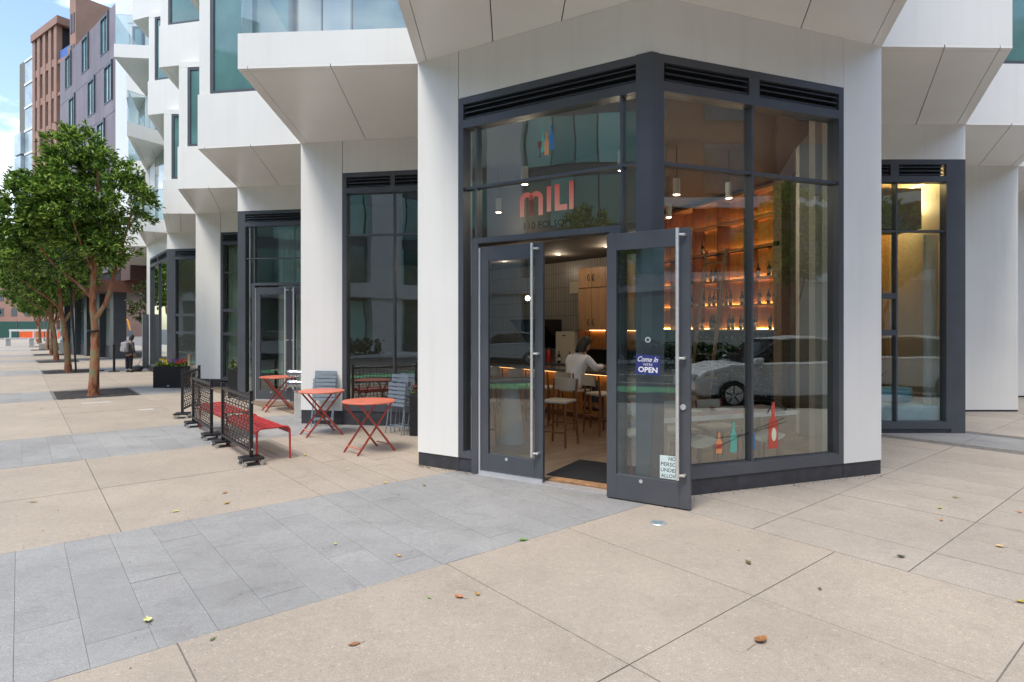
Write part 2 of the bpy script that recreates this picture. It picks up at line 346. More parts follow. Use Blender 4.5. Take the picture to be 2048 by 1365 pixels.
# centre row between tree pits and dark mulch of the pits
m_mulch = mat('dark_mulch', (.035, .03, .027), .95, var=.5, scale=40, bump=1, bscale=60)
for i, (a, b) in enumerate(PITS):
    c = W((a+b)/2, -2.35)
    q = MB(); nn = 26; M0 = Matrix.Rotation(ANG, 4, 'Z')
    vs = []; fs = []
    for y in range(nn+1):
        for x in range(nn+1):
            e = min(x, y, nn-x, nn-y); h = -.004+(.02*min(e, 2)/2)*random.uniform(.3, 1.4)
            p = M0 @ Vector(((x/nn-.5)*(b-a), (y/nn-.5)*1.72, h)); vs.append((p.x+c.x, p.y+c.y, p.z))
    for y in range(nn):
        for x in range(nn): k = y*(nn+1)+x; fs.append((k, k+1, k+nn+2, k+nn+1))
    q.add(vs, fs); tag(q.build('mulch', m_mulch), 'dark mulch square around the foot of a street tree', 'mulch', 'mulched tree pits', 'stuff')
for a, b in ((14.2, 21.8), (24.2, 31.0), (33.4, 41.6), (44.0, 51.9), (54.3, 62.0), (64.4, 100)):
    pass
# kerb stones
for axis in (0, 1):
    L = 60 if axis == 0 else 24
    for i in range(L//3):
        if axis == 0: u0, u1, v0, v1 = -9.3+i*3, -6.3+i*3, -7.15, -7.0
        else: u0, u1, v0, v1 = -9.55, -9.4, -7.1+i*3, -4.1+i*3
        slab(u0, u1, v0, v1, mat('kerb_granite', (.3, .3, .29), .8, var=.1), 'kerb_stone', .003, .008, .17)

# ================================================================ THE WHITE FACETED BUILDING
bld = empty('apartment_building', (C0.x, C0.y, 0), world=True)
tag(bld, 'white faceted apartment building with zigzag bays, charcoal shopfront frames and an open corner door', 'building')
ZS = 5.12; FH = 3.08; ZT = 4.54
E1 = Vector((.985, -.17)).normalized()
Cs = [Vector((-1.2, 7.65)), Vector((-3.86, 10.97)), Vector((-6.58, 14.39)), Vector((-9.33, 17.7)), Vector((-12.24, 21.3)), Vector((-15.1, 24.8)), Vector((-17.9, 28.3))]
POST = Vector((1.41, 6.07))
Ds = [Vector((4.43, 7.19)), Vector((7.52, 9.95)), Vector((10.55, 12.5)), Vector((13.6, 15.1)), Vector((16.7, 17.7))]
def part(mb, name, m, parent=None, **k): return mb.build(name, m, parent or bld, **k)
def fbox(fr, name, m, a, parent=None, bevel=0):
    q = MB(); fr.box(q, *a); return part(q, name, m, parent, bevel=bevel)
def column(fr, t0, t1, zb=.17):
    fbox(fr, 'column', m_white, (t0, t1-.006, -.3, 0, zb, ZS))
    fbox(fr, 'column_base', m_base, (t0+.004, t1-.002, -.3, -.012, 0, zb-.004))
def louvre(fr, t0, t1, z0, z1, parent):
    q = MB()
    fr.box(q, t0, t1, -.11, -.10, z0, z1); part(q, 'louvre_back', m_dark2, parent)
    for k in range(3):
        zz = z0+(k+.5)*(z1-z0)/3
        q = MB(); P = [fr.P(t0+.015, -.075, zz+.028), fr.P(t1-.015, -.075, zz+.028), fr.P(t1-.015, -.012, zz-.018), fr.P(t0+.015, -.012, zz-.018)]
        P2 = [(p[0], p[1], p[2]+.008) for p in P]
        q.corners(P+P2); part(q, 'louvre_slat', m_dark, parent)
def frame_window(fr, t0, t1, vs, hs, zb=.17, louv=None, thick=(), fw=.075, pane=m_glass, zt=ZT, inner=None, panels=True):
    """storefront: outer frame, louvres under the head, mullions at vs, transoms at hs [(z, t_from, t_to)]"""
    q = MB()
    fr.box(q, t0, t0+fw, -.16, 0, zb, zt); fr.box(q, t1-fw, t1, -.16, 0, zb, zt)
    fr.box(q, t0+fw, t1-fw, -.16, -.001, 4.46, zt); fr.box(q, t0+fw, t1-fw, -.16, -.001, 4.17, 4.27); fr.box(q, t0+fw, t1-fw, -.16, -.001, zb, zb+.12)
    lv = louv or [(t0+fw, t1-fw)]
    for a, b in zip(lv[:-1], lv[1:]): fr.box(q, a[1], b[0], -.16, -.001, 4.27, 4.46)
    win = part(q, 'shopfront_frame', m_dark)
    for a, b in lv: louvre(fr, a, b, 4.27, 4.46, win)
    vv = [t0+fw]+list(vs)+[t1-fw]
    for v in vs:
        q = MB(); fr.box(q, v-.014, v+.014, -.15, -.03, zb+.12, 4.17); part(q, 'mullion', m_dark, win)
    for z, a, b in hs:
        h = .045 if z in thick else .016
        q = MB(); fr.box(q, a+.014, b-.014, -.15, -.02 if z in thick else -.035, z-h, z+h); part(q, 'transom', m_dark, win)
    for a, b in zip(vv[:-1], vv[1:]):
        zc = [zb+.12]+sorted(z for z, ta, tb in hs if ta <= a+.02 and tb >= b-.02)+[4.17]
        for c, d in zip(zc[:-1], zc[1:]):
            q = MB(); fr.box(q, a+.004, b-.004, -.092, -.08, c+.004, d-.004); part(q, 'glass_pane', pane, win)
    return win
def head(fr, t0, t1, name='wall_panel'):
    fbox(fr, name, m_white, (t0+.004, t1-.002, -.3, -.002, ZT+.004, ZS))
    fbox(fr, 'base_panel', m_base, (t0+.002, t1-.002, -.16, -.014, 0, .165))
# --- corner bay, left facet (with the door)
FL = Fr(C0, POST-C0); LL = (POST-C0).length
column(FL, 0, .64); fbox(FL, 'wall_panel', m_white, (.644, LL-.002, -.3, -.002, ZT+.004, ZS)); fbox(FL, 'base_panel', m_base, (.642, .838, -.16, -.014, 0, .165))
q = MB()
FL.box(q, .642, .71, -.16, 0, .17, ZT); FL.box(q, .84, .935, -.18, .012, 0, 2.82); FL.box(q, .71, .84, -.16, -.001, .17, .25); FL.box(q, .71, 2.895, -.16, -.001, 4.46, ZT)
FL.box(q, .71, 2.895, -.16, -.001, 4.17, 4.27); FL.box(q, .935, 2.6, -.18, .012, 2.755, 2.82); FL.box(q, 2.6, 2.73, -.18, .012, 0, 2.82)
wl = part(q, 'shopfront_frame', m_dark); louvre(FL, .71, 2.895, 4.27, 4.46, wl)
for a in ((.864, .888, 2.82, 4.17), (2.705, 2.73, 2.82, 4.17)):
    q = MB(); FL.box(q, a[0], a[1], -.15, -.03, a[2], a[3]); part(q, 'mullion', m_dark, wl)
for a, b in ((.71, .864), (.888, 2.705), (2.73, 2.895)):
    q = MB(); FL.box(q, a, b, -.15, -.035, 3.43, 3.46); part(q, 'transom', m_dark, wl)
    zl = 2.82 if a != 2.73 else .17
    if a == .71: zl = .25
    for c, d in ((zl, 3.43), (3.46, 4.17)):
        q = MB(); FL.box(q, a+.003, (b if (a != .71 or c > 3) else .838)-.003, -.092, -.08, c+.004, d-.004); part(q, 'glass_pane', m_glass, wl)
# corner post
q = MB(); FL.box(q, 2.895, LL-.001, -.2, .02, 0, ZT-.002); part(q, 'corner_post', m_dark)
q = MB(); q.prism([tuple(POST), tuple(POST+FL.n*.02), tuple(POST+(FL.n+Vector((FL.n.x*-1+.33, 0))*0+Vector((0.0, 0)))*.021+Vector((.008, -.004))), tuple(POST+Vector((.012, -.019))), tuple(POST+Vector((.02, .0)))], 0, ZT-.003); q.v = q.v; part(q, 'corner_bead', m_alu if False else m_dark)
# the closed leaf and the open leaf
def leaf(fr, t0, t1, n0, n1, name, zb=.012, zt=2.71, hs=1, label=None):
    sw = .105
    q = MB(); fr.box(q, t0, t0+sw, n0, n1, zb, zt); fr.box(q, t1-sw, t1, n0, n1, zb, zt)
    fr.box(q, t0+sw, t1-sw, n0, n1, zb, zb+.25); fr.box(q, t0+sw, t1-sw, n0, n1, zt-.17, zt)
    d = part(q, name, m_dark, bevel=.003)
    if label: d['label'] = label
    q = MB(); nm = (n0+n1)/2; fr.box(q, t0+sw, t1-sw, nm-.006, nm+.006, zb+.25, zt-.17); part(q, 'glass_pane', m_doorglass, d)
    th = (t1-sw*.95) if hs > 0 else (t0+sw)
    q = MB(); q.cyl(fr.P(th, n1+.075, .30), fr.P(th, n1+.075, 2.70), .017, n=14)
    ts = th+.05*hs
    for z in (.34, 1.46, 2.64):
        q.cyl(fr.P(th, n1+.075, z), fr.P(ts, n1+.03, z), .012, n=8); q.cyl(fr.P(ts, n1+.045, z), fr.P(ts, n1, z), .015, n=8)
    part(q, 'handle', m_steel, d, smooth=True)
    q = MB(); q.cyl(fr.P((t0+t1)/2-.06, n1+.001, .22), fr.P((t0+t1)/2-.06, n1+.006, .22), .019, n=16); part(q, 'kick_plate_badge', m_alu, d)
    return d
dl = leaf(FL, .962, 1.80, -.06, -.01, 'door', label='closed left leaf of the charcoal glass double door')
q = MB(); FL.box(q, .937, .960, -.05, .004, .012, 2.70); part(q, 'hinge_strip', m_alu, dl)
q = MB(); FL.box(q, .95, 1.80, -.012, .018, .012, .05); part(q, 'sweep_strip', m_alu, dl)
q = MB(); FL.box(q, .937, 2.60, -.12, .03, .0, .011); part(q, 'threshold', m_alu)
FO = Fr(Vector((1.0, 6.215)), Vector((.722, -.455)))
do = leaf(FO, .0, .855, -.0, .05, 'door', label='right door leaf swung wide open against the corner post')
q = MB(); q.cyl(FO.P(.79, .05, .99), FO.P(.79, .065, .99), .028, n=18); part(q, 'lock_cylinder', m_alu, do, smooth=True)
q = MB(); FO.box(q, .60, .63, .01, .05, 0, .014); part(q, 'door_stop', m_black, do)
# --- corner bay, right facet
FR = Fr(POST, Ds[0]-POST); LR = (Ds[0]-POST).length
q = MB(); FR.box(q, .001, .075, -.2, .02, 0, ZT-.004); part(q, 'corner_post', m_dark)
frame_window(FR, .077, 2.612, [1.31], [(3.44, .08, 1.31), (3.44, 1.31, 2.55)], louv=[(.17, 1.24), (1.38, 2.537)])
head(FR, 0, 2.612); column(FR, 2.612, LR)
# --- returns: plain white walls that close each tooth
def ret(a, b, name='return_wall'):
    f = Fr(a, b-a); L = (b-a).length
    fbox(f, name, m_white, (.31, L, .01, .2, .0, ZS))
TE = []
for i in range(1, 5):
    e = Cs[i]+E1*2.42; TE.append(e); ret(Cs[i-1], e)
# --- left street facets
F1 = Fr(Cs[1], E1); column(F1, 0, .81, .25); frame_window(F1, .812, 2.42, [1.774], [(3.42, .82, 1.774), (3.42, 1.774, 2.4)], zb=.25, louv=[(.9, 1.72), (1.8, 2.34)]); head(F1, .812, 2.42)
fbox(F1, 'base_panel', m_base, (.812, 2.42, -.16, -.015, .166, .246))
F2 = Fr(Cs[2], E1)
q = MB(); F2.box(q, 0, .2, -.16, 0, 0, ZT); F2.box(q, .2, 2.42, -.16, -.001, 4.46, ZT); F2.box(q, .2, 2.42, -.16, -.001, 4.17, 4.27); F2.box(q, .38, .46, -.16, .01, 0, 2.82)
F2.box(q, .46, 2.42, -.16, .01, 2.755, 2.82); F2.box(q, .2, .38, -.16, -.001, 0, .2); F2.box(q, 2.34, 2.42, -.16, 0, 0, 4.17)
w2 = part(q, 'shopfront_frame', m_dark); louvre(F2, .2, 2.40, 4.27, 4.46, w2)
for a, b, c, d in ((.2, .4, .2, 3.39), (.43, 2.34, 2.82, 3.39), (.2, .4, 3.42, 4.17), (.43, 2.34, 3.42, 4.17)):
    q = MB(); F2.box(q, a+.003, b-.003 if a != .2 or c > 3 else .38, -.092, -.08, c+.003, d); part(q, 'glass_pane', m_glass, w2)
q = MB(); F2.box(q, .4, .43, -.14, -.03, 2.82, 4.17); part(q, 'mullion', m_dark, w2)
q = MB(); F2.box(q, .2, 2.34, -.14, -.03, 3.39, 3.42); part(q, 'transom', m_dark, w2)
fbox(F2, 'wall_panel', m_white, (.0, 2.42, -.3, -.002, ZT+.004, ZS))
d2 = leaf(F2, .48, 1.37, -.06, -.01, 'door', label='second shop door, glass leaf closed')
d2b = leaf(F2, 1.38, 2.27, -.06, -.01, 'door', hs=-1, label='right leaf of the second shop door')
q = MB(); F2.box(q, .462, .478, -.05, .004, .012, 2.70); part(q, 'hinge_strip', m_alu, d2)
q = MB(); F2.box(q, .47, 1.37, -.01, .02, .012, .05); part(q, 'sweep_strip', m_alu, d2)
F3 = Fr(Cs[3], E1); column(F3, 0, .81, .25)
frame_window(F3, .812, 2.42, [], [(3.37, .8, 2.42), (2.26, .8, 2.42), (1.57, .8, 2.42)], zb=.2, thick=(2.26, 1.57), pane=glass('milky_glass', (.8, .86, .82), 1.3, .03)); head(F3, .812, 2.42)
F4 = Fr(Cs[4], E1)
q = MB(); F4.box(q, 0, .25, -.16, 0, 0, ZT); part(q, 'corner_post', m_dark)
frame_window(F4, .252, 2.42, [], [(2.2, .25, 2.42), (1.58, .25, 2.42)], zb=.17, thick=(2.2, 1.58)); head(F4, 0, 2.42)
F5 = Fr(Cs[5], Cs[4]-Cs[5]); L5 = (Cs[4]-Cs[5]).length
column(F5, 0, .8, .25); frame_window(F5, .802, L5, [2.6], [], louv=[(.88, 2.5), (2.7, L5-.08)]); head(F5, .802, L5)
# --- right street facets (parallel to +x, outer corner on the right)
def rfac(i):
    d = Ds[i]; return Fr(d+Vector((-2.6, 0)), Vector((1, 0)))
FA = rfac(1)
q = MB(); FA.box(q, 2.36, 2.6, -.16, 0, 0, ZT); part(q, 'corner_post', m_dark)
frame_window(FA, 0, 2.36, [1.48], [(3.36, 0.02, 1.48), (3.36, 1.48, 2.36), (2.28, .02, 1.48), (1.67, .02, 1.48)], zb=.07, thick=(2.28, 1.67), louv=[(.08, 1.36), (1.5, 2.26)])
head(FA, 0, 2.6)
FB = rfac(2); column(FB, 0, 2.6, .04)
FC = rfac(3); column(FC, 0, 2.6, .04)
for i in (1, 2, 3):
    a = Ds[i-1]; b = Ds[i]+Vector((-2.6, 0)); f = Fr(a, b-a); fbox(f, 'return_wall', m_white, (.31, (b-a).length, -.2, 0, 0, ZS))
# --- soffits, spandrels, bays above
def soffit(poly, rims, seams, z=ZS, th=.03):
    pieces = [poly]; rimp = []
    for (p, d) in rims:
        nx = []
        for P in pieces:
            a, b = split(P, p, d, .004); nx += [x for x in (a, b) if len(x) > 2]
        pieces = nx
    for (p, d) in seams:
        nx = []
        for P in pieces:
            a, b = split(P, p, d, .006); nx += [x for x in (a, b) if len(x) > 2]
        pieces = nx
    for P in pieces:
        ar = abs(sum(P[i].x*P[(i+1) % len(P)].y-P[(i+1) % len(P)].x*P[i].y for i in range(len(P))))/2
        if ar < .004: continue
        q = MB(); q.prism([tuple(x) for x in P], z, z+th); part(q, 'soffit_panel', m_soffit)
def inset_line(a, b, inside, off):
    d = (b-a).normalized(); n = Vector((-d.y, d.x))
    if (inside-a).dot(n) < 0: n = -n
    return a+n*off, d
def bay(Ci, A, Cj, z0, top, kind, seam=True, E=None):
    """one storey of a projecting bay on the triangle Ci, A, Cj ; front face A->Cj"""
    inn = (Ci+A+Cj)/3; th = (Cj-A).normalized(); L = (Cj-A).length
    soffit([Ci, A, Cj]+([E] if E is not None else []), [inset_line(Ci, A, inn, .13), inset_line(A, Cj, inn, .09)], [(A+(Cj-A)*.52, (Ci-A).normalized())] if seam else [], z0)
    sh = 1.02 if kind == 'window' else .46
    q = MB(); q.prism([tuple(x) for x in (Ci, A, Cj)], z0+.031, z0+sh); part(q, 'spandrel', m_white)
    f = Fr(A, Cj-A); fl = Fr(Ci, A-Ci); L2 = (A-Ci).length
    if f.n.dot(inn-A) > 0: f.n = -f.n
    if fl.n.dot(inn-Ci) > 0: fl.n = -fl.n
    if kind == 'window':
        q = MB(); f.box(q, .02, .24, -.2, -.02, z0+sh+.004, z0+FH-.14); part(q, 'bay_post', m_white)
        q = MB(); f.box(q, .02, L-.2, -.3, -.02, z0+FH-.135, z0+FH-.002); part(q, 'bay_head', m_white)
        q = MB(); a, b, c, d = .245, L-.2, z0+sh+.004, z0+FH-.14
        f.box(q, a, a+.06, -.1, -.03, c, d); f.box(q, b-.06, b, -.1, -.03, c, d); f.box(q, a+.06, b-.06, -.1, -.03, c, c+.06); f.box(q, a+.06, b-.06, -.1, -.03, d-.06, d)
        wn = part(q, 'window', m_dark)
        q = MB(); f.box(q, a+.06, b-.06, -.08, -.06, c+.06, d-.06); part(q, 'pane', m_teal, wn)
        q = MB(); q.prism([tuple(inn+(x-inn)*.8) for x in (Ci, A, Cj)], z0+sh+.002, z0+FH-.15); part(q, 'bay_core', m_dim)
        q = MB(); fl.box(q, .1, L2-.26, -.2, -.03, z0+sh+.004, z0+FH-.002); part(q, 'side_panel', m_white)
    else:
        q = MB(); f.box(q, .03, L-.05, -.05, -.035, z0+sh+.002, z0+sh+1.06); gp = part(q, 'balustrade_pane', m_rail)
        q = MB(); fl.box(q, .05, L2-.03, -.05, -.035, z0+sh+.002, z0+sh+1.06); part(q, 'balustrade_pane', m_rail)
        q = MB(); f.box(q, .03, L-.05, -.06, -.03, z0+sh+1.062, z0+sh+1.08); part(q, 'balustrade_cap', m_alu)
        f2 = Fr(Ci, Cj-Ci)
        if f2.n.dot(A-Ci) < 0: f2.n = -f2.n
        Lw = (Cj-Ci).length
        for a, b, m in ((.15, 1.1, m_gyp), (1.14, 1.16, m_dark), (1.2, 2.3, m_white), (2.34, 2.36, m_dark), (2.4, Lw-.2, m_teal)):
            q = MB(); f2.box(q, a, b, -.02, .05, z0+sh+.02, z0+FH-.02); part(q, 'balcony_wall_panel', m)
BA = {  # bay: [ (A offset from the inner right corner's neighbour), kind ] per storey
    1: [((-3.57, 7.81), 'balcony'), ((-3.2, 7.7), 'window'), ((-3.0, 7.7), 'window')],
    2: [((-5.92, 11.3), 'window'), ((-6.3, 11.3), 'window'), ((-6.5, 11.4), 'window')],
    3: [((-8.11, 14.55), 'window'), ((-8.74, 14.86), 'window'), ((-9.1, 15.0), 'window')],
    4: [((-10.3, 17.7), 'window'), ((-11.05, 18.2), 'window'), ((-11.76, 18.6), 'window'), ((-12.1, 18.9), 'window')],
    5: [((-12.98, 20.8), 'balcony'), ((-12.9, 20.1), 'balcony'), ((-14.0, 21.1), 'balcony'), ((-14.0, 21.1), 'window')],
    6: [((-15.9, 24.8), 'window'), ((-15.9, 24.8), 'balcony'), ((-15.95, 24.8), 'window'), ((-15.9, 24.8), 'window'), ((-15.9, 24.8), 'window')]}
for i, lst in BA.items():
    for k, (A, kd) in enumerate(lst): bay(Cs[i], Vector(A), Cs[i-1], ZS+k*FH, 0, kd, E=TE[i-1] if k == 0 and i < 5 else None)
    if i > 1 and i < 6:
        for k in range(len(lst), 5): bay(Cs[i], Vector(lst[-1][0]), Cs[i-1], ZS+k*FH, 0, 'window')
for i, A0 in ((1, (6.03, 7.23)), (2, (9.15, 10.0)), (3, (12.2, 12.6)), (4, (15.2, 15.3))):
    A = Vector(A0)
    for k in range(3): bay(Ds[i], A, Ds[i-1], ZS+k*FH, 0, 'window', E=Ds[i]+Vector((-2.6, 0)) if k == 0 and i < 4 else None)
# corner bay overhang
cp = [C0, Vector((-1.16, 5.3)), Vector((1.3, 4.3)), Vector((3.75, 5.3)), Ds[0], POST]
inn = Vector((1.3, 6))
soffit([C0, Vector((-1.16, 5.3)), Vector((1.3, 4.3)), POST], [inset_line(C0, Vector((-1.16, 5.3)), inn, .12)], [(Vector((-.226, 6.96)), Vector((.0, 1))), (Vector((.545, 6.4)), Vector((-.01, 1)))])
soffit([POST, Vector((1.3, 4.3)), Vector((3.75, 5.3)), Ds[0]], [inset_line(Ds[0], Vector((3.75, 5.3)), inn, .12)], [(Vector((3.22, 6.65)), Vector((.3, 1)))])
q = MB(); q.prism([tuple(p) for p in cp], ZS+.031, ZS+.06); part(q, 'soffit_backing', m_dark2)
q = MB(); q.prism([tuple(p) for p in cp], ZS+.061, ZS+1.1); part(q, 'spandrel', m_white)
q = MB(); q.prism([tuple(Vector((1.4, 7))+(p-Vector((1.4, 7)))*.93) for p in cp], ZS+1.1, ZS+FH); part(q, 'bay_body', m_teal)
q = MB(); q.prism([tuple(p) for p in cp], ZS+FH, ZS+FH+6); part(q, 'bay_body', m_white)
# backing slabs above the ground floor and the main body behind the bays
body = [W(24.5, .12), W(0.0, .06), Vector((POST.x, POST.y+.6)), Ds[0]+Vector((-.1, .2)), W(-3.75, 19), W(3, 24), W(30, 24), W(32, .1)]
q = MB(); q.prism([tuple(p) for p in body], ZS+.07, ZS+FH*5); part(q, 'main_block', m_white)

# ================================================================ NEIGHBOURS DOWN THE STREET
def facade(root, f, L, z0, z1, fh, cols, m_fr, m_pane, ww, wh, sill=.9, name='window', inn=.02, skip=None):
    k = 0; z = z0
    while z+sill+wh < z1:
        for c in cols:
            cc = c+(.35*L/len(cols) if (k % 2) else 0)*0
            if skip and skip(k, c): continue
            q = MB(); a, b, c0, c1 = cc-ww/2, cc+ww/2, z+sill, z+sill+wh
            f.box(q, a, a+.08, -.02, .04, c0, c1); f.box(q, b-.08, b, -.02, .04, c0, c1); f.box(q, a+.08, b-.08, -.02, .04, c0, c0+.08); f.box(q, a+.08, b-.08, -.02, .04, c1-.08, c1)
            wn = q.build(name, m_fr, root); q = MB(); f.box(q, a+.08, b-.08, -.02, .015, c0+.08, c1-.08); q.build('pane', m_pane, wn)
        z += fh; k += 1
# purple panelled block
pb = empty('panelled_building', (-22.3, 34, 0), world=True)
tag(pb, 'mauve panelled block with green windows behind the nearest street tree', 'building')
m_mauve = mat('mauve_panel', (.20, .165, .19), .55, var=.1, scale=.8, rand=.12); m_brown = mat('brown_panel', (.115, .055, .045), .55, var=.12, scale=1)
fp = Fr((-22.3, 34), (-.758, .652))
if fp.n.y > 0: fp.n = -fp.n
Lp = 12.4
q = MB(); fp.box(q, 0, Lp, -14, -.08, 4.4, 20.3); q.build('wall', m_dark2, pb)
fs_ = Fr((-22.3, 34), (.652, .758))
q = MB(); fp.box(q, -1.6, -.01, -9, -.1, 4.4, 18.5); q.build('side_wall', m_brown, pb)
k = 0; z = 5.0; wcols = {}
random.seed(3)
while z < 20:
    c = 1.0+(k % 3)*.7
    xs = []
    while c < Lp-1.2: xs.append(c); c += random.choice((3.3, 3.9, 4.3))
    last = 0
    for x in xs+[None]:
        # wall panels between the windows, split in tall cassettes
        end = Lp if x is None else x
        n = max(1, round((end-last)/1.0))
        for j in range(n):
            a = last+(end-last)*j/n; b = last+(end-last)*(j+1)/n
            q = MB(); fp.box(q, a+.008, b-.008, -.08, 0, z+.01, z+3.05); q.build('wall_panel', m_mauve, pb)
        if x is None: break
        q = MB(); fp.box(q, x+.008, x+1.6-.008, -.08, 0, z+.01, z+.75); q.build('wall_panel', m_mauve, pb)
        q = MB(); fp.box(q, x, x+.1, -.08, .09, z+.76, z+3.05); fp.box(q, x+1.5, x+1.6, -.08, .02, z+.76, z+3.05); fp.box(q, x+.1, x+1.5, -.08, .02, z+2.9, z+3.05); fp.box(q, x+.1, x+1.5, -.08, .02, z+.76, z+.84)
        fp.box(q, x+.85, x+.92, -.07, -.01, z+.84, z+2.9)
        wn = q.build('window', m_dark, pb); q = MB(); fp.box(q, x+.1, x+1.5, -.07, -.05, z+.84, z+2.9); q.build('pane', m_teal, wn)
        last = x+1.6
    z += 3.07; k += 1
q = MB(); fp.box(q, 2.5, Lp-1.5, -9, -3, 20.3, 26.2); q.build('rooftop_storey', m_brown, pb)
q = MB(); fp.box(q, 1.5, Lp-.3, -9.5, -2.2, 26.2, 27.0); q.build('roof_slab', mat('concrete', (.33, .3, .27), .8, var=.12, scale=2), pb)
q = MB(); fp.box(q, -.5, 12.6, -8, 1.9, 3.75, 4.4); q.build('canopy', mat('rust_canopy', (.2, .09, .06), .5, var=.1), pb)
for i in range(5):
    t = i*2.55
    q = MB(); fp.box(q, t, t+.55, -.4, .25, 0, 3.75); q.build('ground_floor_post', m_dark, pb)
    q = MB(); fp.box(q, t+.56, t+2.54, -.12, -.02, 0, .7); q.build('base_panel', m_dark, pb); q = MB(); fp.box(q, t+.56, t+2.54, -.12, -.03, 3.6, 3.74); q.build('head_panel', m_dark, pb); q = MB(); fp.box(q, t+.56, t+2.54, -.12, -.03, 2.75, 2.87); wn = q.build('shopfront', m_dark, pb)
    for a, b in ((.71, 2.74), (2.88, 3.59)):
        q = MB(); fp.box(q, t+.57, t+2.53, -.1, -.08, a, b); q.build('pane', m_teal if i % 3 else m_frost, wn)
# terracotta tower under construction
tb = empty('brick_tower', (-44.4, 60, 0), world=True)
tag(tb, 'terracotta tower with recessed window strips and orange netting in its open corner', 'building')
m_terra = mat('terracotta', (.29, .17, .125), .7, var=.1, scale=.5)
ft = Fr((-44.4, 60), (-.82, .572))
if ft.n.y > 0: ft.n = -ft.n
q = MB(); ft.box(q, 3.0, 9.6, -12, -.5, 0, 32.8); q.build('wall', m_dark2, tb)
for x in (3.0, 4.5, 6.1, 7.7, 9.1):
    q = MB(); ft.box(q, x, x+.75, -.5, 0, 0, 32.9); q.build('pier', m_terra, tb)
z = 2.5
while z < 32.2:
    q = MB(); ft.box(q, 3.75, 9.1, -.48, -.06, z, z+.75); q.build('band', m_terra, tb)
    q = MB(); ft.box(q, -.4, 2.98, -11, -.1, z, z+.35); ft.box(q, -.4, .4, -.7, -.1, z+.35, z+1.0); sl_ = q.build('balcony_slab', m_terra, tb)
    q = MB(); ft.box(q, .4, 2.9, -.4, -.3, z+.36, z+1.4); q.build('safety_net', mat('orange_net', (.75, .16, .03), .8, var=.3, scale=3) if int(z) % 2 else mat('blue_tarp', (.06, .15, .45), .7), sl_)
    z += 3.3
q = MB(); ft.box(q, -.3, 2.98, -10, -3, 0, 32.8); q.build('core', m_dim, tb)
q = MB(); ft.box(q, 2.4, 9.9, -12, .15, 32.9, 33.7)
q.build('parapet', m_terra, tb); q = MB(); ft.box(q, -1.9, -.45, -9, 0, 0, 34.5); q.build('wall', m_terra, tb)
for k in range(10):
    for a_ in (-1.65, -1.05): q = MB(); ft.box(q, a_, a_+.35, .005, .06, 3+k*3.1, 4.9+k*3.1); q.build('window', m_dark, tb)
# pale glass tower
gt = empty('glass_tower', (-68.6, 86, 0), world=True); tag(gt, 'tall pale glass tower at the far left beyond the brick one', 'building')
fg = Fr((-68.6, 86), (-.82, .572))
if fg.n.y > 0: fg.n = -fg.n
q = MB(); fg.box(q, 0, 6, -4, -.1, 0, 41); q.build('core', m_dim, gt)
m_pale = mat('pale_glazing', (.34, .42, .46), .15, 0, var=.3, scale=.3, spec=.8)
for i in range(12):
    q = MB(); fg.box(q, 0, 3.4, -.1, 0, i*3.4+.02, i*3.4+3.1); q.build('glazed_storey', m_pale, gt)
    q = MB(); fg.box(q, 0, 3.4, -.1, .1, i*3.4+3.12, i*3.4+3.4); q.build('floor_edge', m_white, gt)
    if i < 9: q = MB(); fg.box(q, 3.5, 6.2, -.1, .5, i*3.4+.02, i*3.4+3.1); q.build('glazed_storey', m_pale, gt)
for o_, k_ in ((tb, 1.9), (gt, 1.6)):
    o_.location = Vector((0, 0, 1.75))+(o_.location-Vector((0, 0, 1.75)))*k_; o_.scale = (k_, k_, k_)
# distant blocks closing the street
far = [(-120, 150, 16, 22, (.42, .38, .34), 'distant cream block closing the end of the street'), (-134, 160, 18, 14, (.30, .27, .26), 'distant grey block left of the cream one'), (-113, 136, 9, 12, (.36, .2, .15), 'distant low brick block behind the tree row'), (-158, 190, 30, 17, (.45, .44, .42), 'distant white block farthest to the left')]
for (x, y, wd, h, c, lab) in far:
    b = empty('street_block', (x, y, 0), world=True); tag(b, lab, 'building')
    q = MB(); q.box(x-wd/2, x+wd/2, y, y+14, 0, h); q.build('wall', mat('block_'+str(int(h)), c, .8, var=.12, scale=.3), b)
    q = MB(); q.box(x-wd/2-.3, x+wd/2+.3, y-.3, y+14, h, h+.6); q.build('cornice', m_white, b)
    for zi in range(int(h/3.4)):
        for xi in range(int(wd/3)):
            xa = x-wd/2+1+xi*3
            q = MB(); q.box(xa, xa+1.3, y-.06, y-.01, zi*3.4+1, zi*3.4+2.8); q.build('window', m_dark, b)

# ================================================================ ACROSS THE STREETS (seen in the shop glass)
def blockgrid(root, f, L, H, bw, fh, m_wall, m_p, m_f, gapw=.25, gaph=.5):
    q = MB(); f.box(q, 0, L, -14, -.15, -.2, H); q.build('wall', m_wall, root)
    q = MB(); p = MB(); n = 0
    t = 0
    while t < L-bw+.01:
        z = 0
        while z < H-fh+.01:
            p.add([f.P(t+gapw, -.05, z+gaph), f.P(t+bw-gapw, -.05, z+gaph), f.P(t+bw-gapw, -.05, z+fh-.25), f.P(t+gapw, -.05, z+fh-.25), f.P(t+gapw, -.14, z+gaph), f.P(t+bw-gapw, -.14, z+gaph), f.P(t+bw-gapw, -.14, z+fh-.25), f.P(t+gapw, -.14, z+fh-.25)], [(0, 1, 2, 3), (4, 7, 6, 5), (0, 4, 5, 1), (3, 2, 6, 7), (1, 5, 6, 2), (0, 3, 7, 4)])
            z += fh
        t += bw
    tag(p.build('window_grid', m_p, root), kind='stuff')
m_green = mat('green_curtain_wall', (.10, .30, .25), .12, 0, var=.8, scale=.45, spec=1.)
